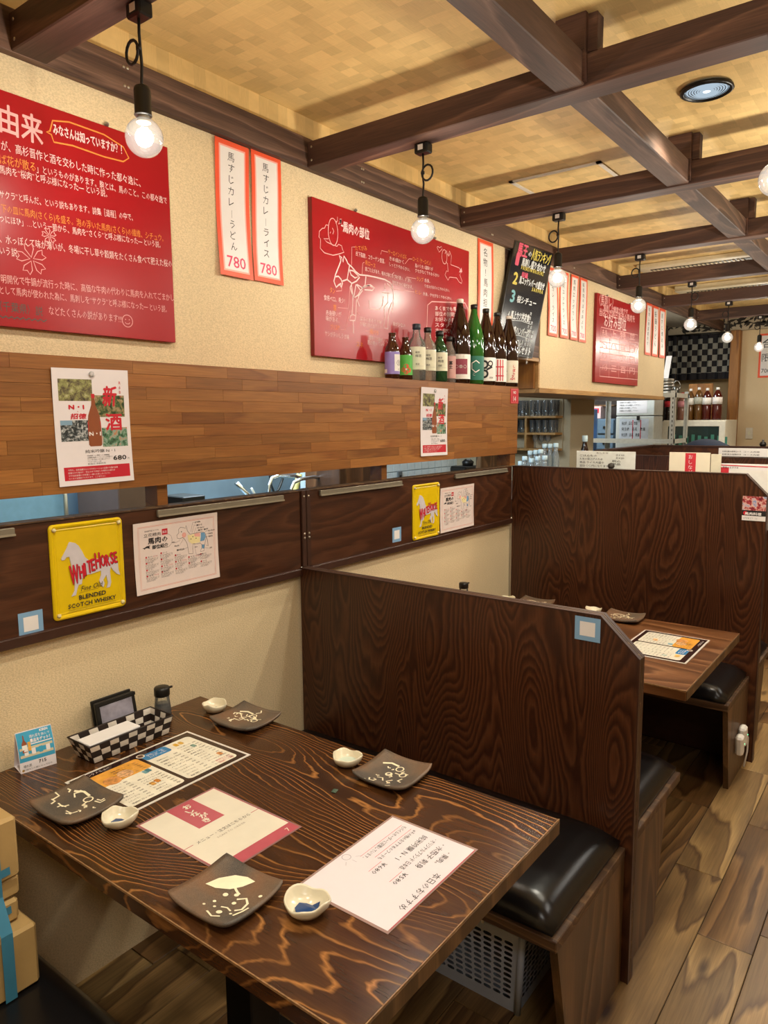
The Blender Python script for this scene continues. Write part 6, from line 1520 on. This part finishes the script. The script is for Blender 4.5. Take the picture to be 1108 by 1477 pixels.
MB().use(M_DAMB, True).lathe([(0, .002), (.034, 0), (.037, .006), (.037, h - .14), (.02, h - .08), (.014, h - .05), (.014, h - .03)], (tp.x, tp.y, 1.1205), 14).build('body', t); MB().use(M_CAPB, True).lathe([(.018, 0), (.019, .003), (.019, .04), (.014, .042)], (tp.x, tp.y, 1.1205 + h - .042), 12).build('cap', t)

# slotted steel rack
M_RACK = plain('pale_slotted_steel', 'C4C6C0', .4, .4)
RX0, RX1, RY0, RY1 = P(851, 600, y=6.7).x, P(973, 600, y=6.7).x, 6.7, 7.15
RZT, RZM = P(975, 563, y=6.7).z, P(910, 636, y=6.7).z
t = thing('slotted_steel_rack', 'pale slotted angle steel rack beyond the hanging wall', 'rack', ((RX0 + RX1) / 2, 6.9, 0))
for (x, y, sx, sy) in ((RX0, RY0, 1, 1), (RX1, RY0, -1, 1), (RX0, RY1, 1, -1), (RX1, RY1, -1, -1)):
    po = MB().use(M_RACK).box(x, x + .04 * sx, y, y + .003 * sy, 0, RZT).box(x, x + .003 * sx, y, y + .04 * sy, 0, RZT).build('post', t)
    if y == RY0:
        m = MB().use(M_BLACK)
        for k in range(14): z = 1.28 + k * .04; m.box(x + .014 * sx, x + .021 * sx, y - .0015, y - .0005, z, z + .02)
        m.build('slots', po, kind='stuff')
for z in (RZT - .04, RZM, .8):
    MB().use(M_RACK).box(RX0, RX1, RY0 - .004, RY0 - .001, z - .02, z + .02).build('front_rail', t)
    MB().use(M_RACK).box(RX1 - .003, RX1, RY0, RY1, z - .02, z + .02).build('side_rail', t)
    MB().use(M_RACK).box(RX0 + .004, RX1 - .004, RY0 + .004, RY1 - .004, z + .005, z + .008).build('shelf_plate', t)
c_ = P(972, 555, y=6.9); tx = RX1 - .16
for k in range(5):
    z = RZT - .03 + .0285 * k
    MB().use(M_STEEL, True).lathe([(.06, 0), (.085, .004), (.098 - .003 * k, .027), (.092 - .003 * k, .027), (.06, .006)], (tx, 6.90, z + .002), 22).build('steel_bowl', label='steel bowl in the pile on top of the rack, %s' % ['lowest', 'second lowest', 'middle one', 'second highest', 'topmost'][k], cat='bowl')
t = thing('steel_pan', 'steel pan with a loop handle right of the bowl pile on the rack', 'pan', (RX1 - .035, 6.86, RZT))
MB().use(plain('dark_steel', '6e6e6a', .3, .9), True).lathe([(.025, 0), (.032, .07), (.030, .07), (.024, .004)], (RX1 - .035, 6.86, RZT - .03), 16).build('body', t)
MB().use(M_STEEL, True).tube([(RX1 - .035 + .03 * math.cos(a), 6.86, RZT + .04 + .05 * math.sin(a)) for a in [k * PI / 8 for k in range(9)]], .003, 6).build('handle', t)
a = P(957, 530, y=7.03); b = P(967, 513, y=7.03)
MB().use(M_PAPER).prism([(a.x - .02, 7.03, RZT - .031), (a.x + .03, 7.03, RZT - .031), (b.x + .01, 7.05, b.z), (b.x - .04, 7.05, b.z)], (0, .003, 0)).build('white_card', label='white card standing up behind the steel bowls', cat='card')

# refrigerator with notes, drawers, boxes
M_FR = plain('fridge_white', 'C9CCC4', .35); M_DBL = plain('smoky_blue_plastic', '4A5B68', .3)
FY = 7.3; fx0, fx1 = P(889, 600, y=FY).x, P(944, 600, y=FY).x
t = thing('refrigerator', 'white refrigerator covered with paper notes behind the steel rack', 'refrigerator', ((fx0 + fx1) / 2, FY + .3, 0))
zsm = P(915, 600, y=FY).z
MB().use(M_FR).box(fx0, fx1, FY, FY + .28, 0, zsm - .004, .006).build('lower_door', t); MB().use(M_FR).box(fx0, fx1, FY, FY + .28, zsm + .004, 1.95, .006).build('upper_door', t)
def note(label, px0, py0, px1, py1, y, mat=M_PAPER, lines=0, txt='連絡事項', name='paper_note'):
    a = P(px0, py1, y=y); b = P(px1, py0, y=y); tt = thing(name, label, 'note', (a.x, y, a.z))
    MB().use(mat).box(a.x, b.x, y - .0015, y - .0005, a.z, b.z).build('sheet', tt)
    sh = Sheet(flat((a.x, y - .0017, a.z), (1, 0, 0), (0, 0, 1), (0, -1, 0)), tt, .0006); w_, h_ = b.x - a.x, b.z - a.z
    for k in range(lines): sh.text(txt, w_ * .08, h_ * (1 - (k + 1) / (lines + .6)), h_ / (lines + 1) * .7, M_INK, w_=w_ * random.uniform(.5, .85))
    return tt, sh, w_, h_
for q_ in (note('large handwritten white note on the upper refrigerator door', 890, 577, 934, 596, FY, lines=4, txt='冷蔵庫の中を確認して下さい'), note('hanging sheaf of forms on the lower refrigerator door', 893, 604, 936, 634, FY, plain('form_paper', 'C4CCD4', .5), 3, '発注表　品名　数量')):
    tt, sh, w_, h_ = q_
    if 'sheaf' in tt['label']:
        for u in (.45, .72): sh.rect(w_ * u, h_ * .05, w_ * (u + .03), h_ * .95, M_LRED, 1)
    sh.done()
kb('black_clip', 'black clip holding the forms on the refrigerator', 'clip', P(921, 602, y=FY).x - .014, P(921, 602, y=FY).x + .014, FY - .012, FY - .002, P(921, 606, y=FY).z, P(921, 600, y=FY).z, M_BLACK, .002)
dx0, dx1 = P(836, 625, y=7.32).x, P(887, 625, y=7.32).x
t = thing('drawer_tower', 'smoky blue plastic drawer tower left of the refrigerator', 'drawers', ((dx0 + dx1) / 2, 7.5, 0))
zt = P(860, 604, y=7.32).z
MB().use(M_DBL).box(dx0, dx1, 7.32, 7.7, 0, zt, .006).build('case', t)
for k in range(6):
    for j in range(2):
        x0 = dx0 + .01 + j * (dx1 - dx0) / 2; z0 = zt - .16 * (k + 1)
        d = MB().use(plain('smoky_drawer_front', '5d7384', .2)).box(x0, x0 + (dx1 - dx0) / 2 - .02, 7.305, 7.319, z0 + .01, z0 + .15, .004).build('drawer', t)
        MB().use(M_BLACK).box(x0 + .06, x0 + .12, 7.298, 7.304, z0 + .06, z0 + .085).build('handle', d)
a = P(838, 603, y=7.4); b = P(868, 586, y=7.4)
t = thing('red_white_box', 'red and white printed box on the drawer tower', 'box', (a.x, 7.45, zt)); MB().use(plain('pink_white_carton', 'D9B8B4', .5)).box(a.x, b.x, 7.38, 7.6, zt + .001, b.z, .003).build('carton', t)
m = MB().use(M_LRED); m.box(a.x + .05, b.x - .02, 7.377, 7.379, zt + .06, b.z - .02); m.build('print', t)
kb('blue_folder', 'bright blue upright folder beside the rack post', 'folder', P(839, 620, y=6.76).x, P(848, 620, y=6.76).x, 6.76, 7.0, RZM - .3, P(845, 590, y=6.76).z, plain('bright_blue_plastic', '2D6FC0', .35))
kb('upper_shelf_board', 'dark shelf board above the drawer tower', 'shelf', -1.5, P(888, 582, y=7.45).x, 7.42, 7.7, P(860, 584, y=7.42).z - .02, P(860, 584, y=7.42).z, M_BENCH)
kb('dark_bag', 'dark bundle on the shelf board above the drawer tower', 'bag', P(824, 575, y=7.5).x, P(834, 575, y=7.5).x, 7.45, 7.6, P(830, 584, y=7.42).z, P(830, 570, y=7.42).z, M_BLACK, .02)
kb('pink_packet', 'pink packet on the shelf board above the drawer tower', 'packet', P(837, 575, y=7.5).x, P(850, 575, y=7.5).x, 7.45, 7.6, P(830, 584, y=7.42).z, P(830, 572, y=7.42).z, plain('pink_packet', 'B87880', .5), .02)
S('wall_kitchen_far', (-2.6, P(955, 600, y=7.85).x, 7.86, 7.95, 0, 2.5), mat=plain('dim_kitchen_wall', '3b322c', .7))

# glass fronted drinks fridge with bottles on top
GY = 7.62; gx0, gx1 = P(955, 625, y=GY).x, P(1046, 625, y=GY).x; gz = P(1000, 606, y=GY).z; gyb = GY + .50
t = thing('drinks_fridge', 'low white glass fronted drinks fridge, bottles standing on top', 'refrigerator', ((gx0 + gx1) / 2, GY + .25, 0))
M_CRW = plain('cream_white_enamel', 'D8D2C0', .35)
MB().use(M_CRW).box(gx0, gx1, GY + .03, gyb, 0, gz, .004).build('cabinet', t)
fr2 = MB().use(M_CRW)
gxa, gxb = P(963, 625, y=GY).x, P(1037, 625, y=GY).x; gza = P(1000, 615, y=GY).z
fr2.box(gx0, gxa, GY, GY + .028, .6, gz - .01, .003).box(gxb, gx1, GY, GY + .028, .6, gz - .01, .003).box(gxa, gxb, GY, GY + .028, gza, gz - .01, .003).box(gxa, gxb, GY, GY + .028, .6, .7, .003); fr2.build('door_frame', t)
MB().use(plain('dark_fridge_inside', '20302c', .15, coat=.5)).box(gxa, gxb, GY + .010, GY + .014, .7, gza).build('glass_pane', t)
m = MB().use(plain('flat_bottle_green', '3f7a68', .3));  # flat green blocks before the pane, standing for bottles
for k in range(9): m.box(gxa + .05 + k * .06, gxa + .08 + k * .06, GY + .006, GY + .009, gza - .20, gza - .08 - .01 * (k % 3))
m.build('bottles_inside', t, kind='stuff')
def pet(label, px, ptop, liquid, lab, cap, r=.045, y=7.75):
    tp = P(px, ptop, y=y); z = gz + .0005; h = tp.z - z
    t = thing('plastic_bottle', label, 'bottle', (tp.x, y, z))
    MB().use(liquid, True).lathe([(0, .003), (r * .9, 0), (r, .008), (r * .94, .03), (r, .05), (r, h * .40), (r * .92, h * .46), (r, h * .52), (r * .98, h * .74), (r * .6, h * .88), (r * .3, h * .93), (r * .3, h * .955)], (tp.x, y, z), 16).build('body', t)
    MB().use(lab, True).lathe([(r * 1.01, h * .50), (r * 1.02, h * .50), (r * 1.02, h * .72), (r * 1.01, h * .72)], (tp.x, y, z), 16, cap=False).build('label_band', t)
    MB().use(cap, True).lathe([(r * .34, 0), (r * .36, .005), (r * .36, .02), (r * .3, .024)], (tp.x, y, z + h * .95), 12).build('cap', t)
M_COLA = plain('cola', '1a0d0a', .1, coat=.5); M_TEA = glassy('amber_tea', '6a4418', .7); M_REDT = glassy('red_tea', '4e100a', .75); M_BRT = plain('brown_drink', '7a5040', .2, coat=.4)
WC = plain('white_cap', 'E6E6E0', .4)
pet('large cola coloured bottle with red cap and label on the drinks fridge', 966, 568, M_COLA, M_LRED, M_LRED)
pet('brown drink bottle with pink label behind the steel rack post', 985, 568, M_BRT, plain('pink_band', 'C98890', .5), M_LRED)
pet('amber tea bottle with white round label, left of two', 997, 562, M_TEA, M_LWHT, WC, .038)
pet('amber tea bottle with white round label, right of two', 1009, 560, M_TEA, plain('grey_label', 'B0B0A0', .5), WC, .042)
pet('dark red tea bottle with white label, left of two', 1021, 561, M_REDT, M_LWHT, WC, .043)
pet('dark red tea bottle with white label, right of two', 1036, 560, M_REDT, plain('white_label_b', 'E0DAD4', .5), WC, .046)
a = P(994, 575, y=8.05); b = P(1030, 553, y=8.05); kb('wood_board', 'pale wooden board standing behind the tea bottles', 'board', a.x, b.x, 8.02, 8.04, gz, b.z, M_PINE)

# checked curtain
NX0, NX1 = P(962, 500, y=8.56).x, -.025; NZ0, NZ1 = P(1000, 548, y=8.56).z, 2.47
t_ = NT('dark_checked_cloth'); ck = t_.new('ShaderNodeTexChecker'); ck.inputs['Scale'].default_value = 1.0
t_.link(t_.map(t_.pos(), (1 / .052, 0.001, 1 / .062), loc=(0, .5, 0)), ck.inputs['Vector']); ck.inputs[1].default_value = lin('8C8C84'); ck.inputs[2].default_value = lin('14131a')
sp_ = t_.new('ShaderNodeSeparateXYZ'); t_.link(t_.pos(), sp_.inputs[0])
inb = t_.math('MULTIPLY', t_.math('GREATER_THAN', sp_.outputs[2], NZ0 + .07), t_.math('LESS_THAN', sp_.outputs[2], NZ1 - .06)); t_.base(t_.mix(inb, lin('17151d'), ck.outputs[0])); t_.set(.8); M_CLOTH = t_.m
t = thing('checked_curtain', 'dark hanging curtain with grey checks over the far opening', 'curtain', ((NX0 + NX1) / 2, 8.56, NZ0))
MB().use(M_BLACK, True).tube([(NX0, 8.56, NZ1 - .01), (NX1, 8.56, NZ1 - .01)], .012, 8).build('rod', t)
npan = 6; pw = (NX1 - NX0) / npan
for k in range(npan):
    m = MB().use(M_CLOTH, True); n = 8; vs = []; 
    for j in range(2):
        for i in range(n + 1):
            x = NX0 + pw * (k + i / n * .985); vs.append((x, 8.56 + .014 * math.sin(i / n * 6.3 + k), NZ0 if j == 0 else NZ1 - .01))
    m.add(vs, [(i, i + 1, n + 2 + i, n + 1 + i) for i in range(n)], True); m.build('cloth_panel', t)

# poster, switch and knob on the far wall
a = P(1093, 545, y=8.597); b = P(1093, 482, y=8.597)
t = thing('far_wall_poster', 'white poster edged in orange on the far wall at the right edge', 'poster', (a.x + .2, 8.597, a.z))
MB().use(M_ORANGE).box(a.x, a.x + .42, 8.594, 8.5985, a.z, b.z).build('sheet', t)
sh = Sheet(flat((a.x, 8.5935, a.z), (1, 0, 0), (0, 0, 1), (0, -1, 0)), t, .001); hh = b.z - a.z
sh.rect(.02, .02, .40, hh - .02, M_PAPER, 1, 'white_field'); sh.text('合', .03, hh - .14, .10, M_INK, lay=2); sh.text('限定', .03, hh - .28, .09, M_INK, lay=2); sh.text('700', .03, .05, .06, M_INK, lay=2); sh.done()
a = P(1081, 625, y=8.597); t = thing('wall_switch', 'cream wall switch plate on the far wall', 'switch', a)
MB().use(M_CRW).box(a.x - .035, a.x + .035, 8.588, 8.5985, a.z - .06, a.z + .06, .003).build('plate', t); MB().use(M_LCRM).box(a.x - .012, a.x + .012, 8.584, 8.5875, a.z - .02, a.z + .02, .001).build('rocker', t)
a = P(1101, 643, y=5.93); t = thing('black_ornament', 'small round black ornament on the far half wall at right edge', 'ornament', (a.x, 5.92, 1.348)); MB().use(M_BLACK, True).lathe([(.0, 0), (.018, .0), (.024, .012), (.02, .028), (.006, .036), (.009, .046), (.0, .05)], (a.x, 5.92, 1.3475), 14).build('body', t)
# navy cloth over the far half wall
a = P(1018, 640, y=6.1); M_NAVY = plain('navy_cloth', '16243c', .8, bump=.3)
m = MB().use(M_NAVY, True); m.lathe([(.19, .0), (.20, .04), (.17, .09), (.10, .125), (.04, .14), (0, .142)], (a.x, 6.12, 1.25), 18); b_ = m.build('cloth_bag', label='navy blue cloth bag in front of the drinks fridge', cat='bag')
MB().use(M_TRIM).box(a.x - .3, a.x + .3, 5.95, 6.35, 1.22, 1.249).build('side_table', label='dark ledge behind the far half wall carrying the navy bag', cat='ledge')

# ================================================================ menus standing behind the tall partition
YM = 3.560
def standing(name, label, px0, py0, px1, y, mat, draw=None, zb=1.06, cat='menu', th=.004):
    a = P(px0, py0, y=y); b = P(px1, py0 + 1, y=y); t = thing(name, label, cat, ((a.x + b.x) / 2, y, zb))
    MB().use(mat).box(a.x, b.x, y, y + th, zb, a.z, .0008).build('sheet', t)
    sh = Sheet(flat((a.x, y - .0003, zb), (1, 0, 0), (0, 0, 1), (0, -1, 0)), t, .0004)
    if draw: draw(sh, b.x - a.x, a.z - zb)
    sh.done(); return t
def dw(s, w_, h):
    for k, (st, ww) in enumerate((('ごはんもの', .3), ('お米の値上げのため', .4), ('単品 ライス大盛り', .42), ('追加 〇〇円になります', .5))): s.text(st, w_ * .06, h - .028 - k * .017, .013, M_INK, w_=w_ * ww)
    s.text('おしらせ', w_ * .35, h - .012, .008, M_INK, w_=w_ * .2)
    for k, st in enumerate(('小￥100', '大￥250', '税込', '単品')): s.text(st, w_ * (.68 if k < 2 else .62), h - .022 - k * .015, .012, M_INK, w_=w_ * .14)
standing('notice_board', 'white handwritten notice standing behind the tall partition, leftmost', 832, 650, 917, YM, plain('notice_white', 'DCE0DA', .3), dw)
a = P(884, 668, y=3.55); MB().use(plain('dark_pebble', '3a3632', .5), True).lathe([(0, 0), (.012, .002), (.017, .012), (.014, .024), (0, .03)], (a.x, 3.53, 1.3125), 12).build('dark_magnet', label='small dark round weight in front of the handwritten notice', cat='weight')
def dm(s, w_, h):
    s.rect(w_ * .40, 0, w_ * .66, h - .003, M_LRED, 1); s.vtext('おしながき', w_ * .53, h - .006, .022, M_PAPER, .024)
standing('menu_stand', 'white menu with a red band lettered in white behind the tall partition', 966, 652, 1025, YM, M_CREAM, dm)
standing('blank_menu', 'plain cream menu right of the red banded one', 1026, 655, 1041, YM + .004, plain('ivory_card', 'D8D0B8', .4))
def dl(s, w_, h):
    s.rect(w_ * .04, 0, w_ * .2, h - .018, M_LRED, 1); s.line([(w_ * .02, h - .008), (w_ * .98, h - .012)], .004, M_LRED, 1); s.text('季節のおすすめ', w_ * .1, h - .022, .01, M_INK, w_=w_ * .25); s.rect(w_ * .24, 0, w_ * .98, h - .028, M_LWHT, 1)
standing('long_menu', 'long white menu edged in red at the right edge behind tall partition', 1034, 668, 1128, YM + .02, M_PAPER, dl)
MB().use(M_PAPER).box(P(940, 678, y=YM).x, P(964, 678, y=YM).x, YM, YM + .01, 1.2, P(950, 679, y=YM).z).build('paper_pad', label='thin white paper pad just left of the red banded menu', cat='paper')
def df(s, w_, h):
    for k in range(3): s.text(['お得な飲み放題コース', '料理 飲み放題付き', '要予約 二名様より'][k], w_ * .06, h - .03 - k * .022, .014, M_INK, w_=w_ * .3); s.text('コース内容', w_ * .4, h - .03 - k * .022, .012, M_INK, w_=w_ * .25)
    s.text('GUMMER GUMMER', w_ * .68, h - .075, .018, M_INK, w_=w_ * .3, bold=.001)
standing('course_notice', 'long white course notice on the farthest half wall', 1037, 646, 1130, 5.893, M_PAPER, df, 1.27, 'notice')
standing('photo_card', 'small photo card on the farthest half wall, left of the notices', 929, 645, 940, 5.893, plain('photo_card', 'B0A8A0', .4, var=.4, scale=60), None, 1.27, 'card')
standing('pink_notice', 'pale pink notice on the farthest half wall beside the photo card', 905, 648, 925, 5.894, plain('pale_pink_notice', 'D8B8A8', .4), None, 1.27, 'notice')
a = P(1078, 716, y=5.12); b = P(1110, 684, y=5.12)
t = thing('black_poster', 'black poster with white brush letter past the cut corner', 'poster', (a.x, 5.125, a.z))
MB().use(M_BLACK).box(a.x - .05, b.x + .06, 5.1245, 5.1275, a.z - .03, b.z + .005).build('sheet', t)
sh = Sheet(flat((a.x - .05, 5.124, a.z), (1, 0, 0), (0, 0, 1), (0, -1, 0)), t, .0008); sh.text('酒', .11, .03, .075, M_PAPER, bold=.0015); sh.vtext('日本酒', .075, .13, .018, M_PAPER); sh.done()
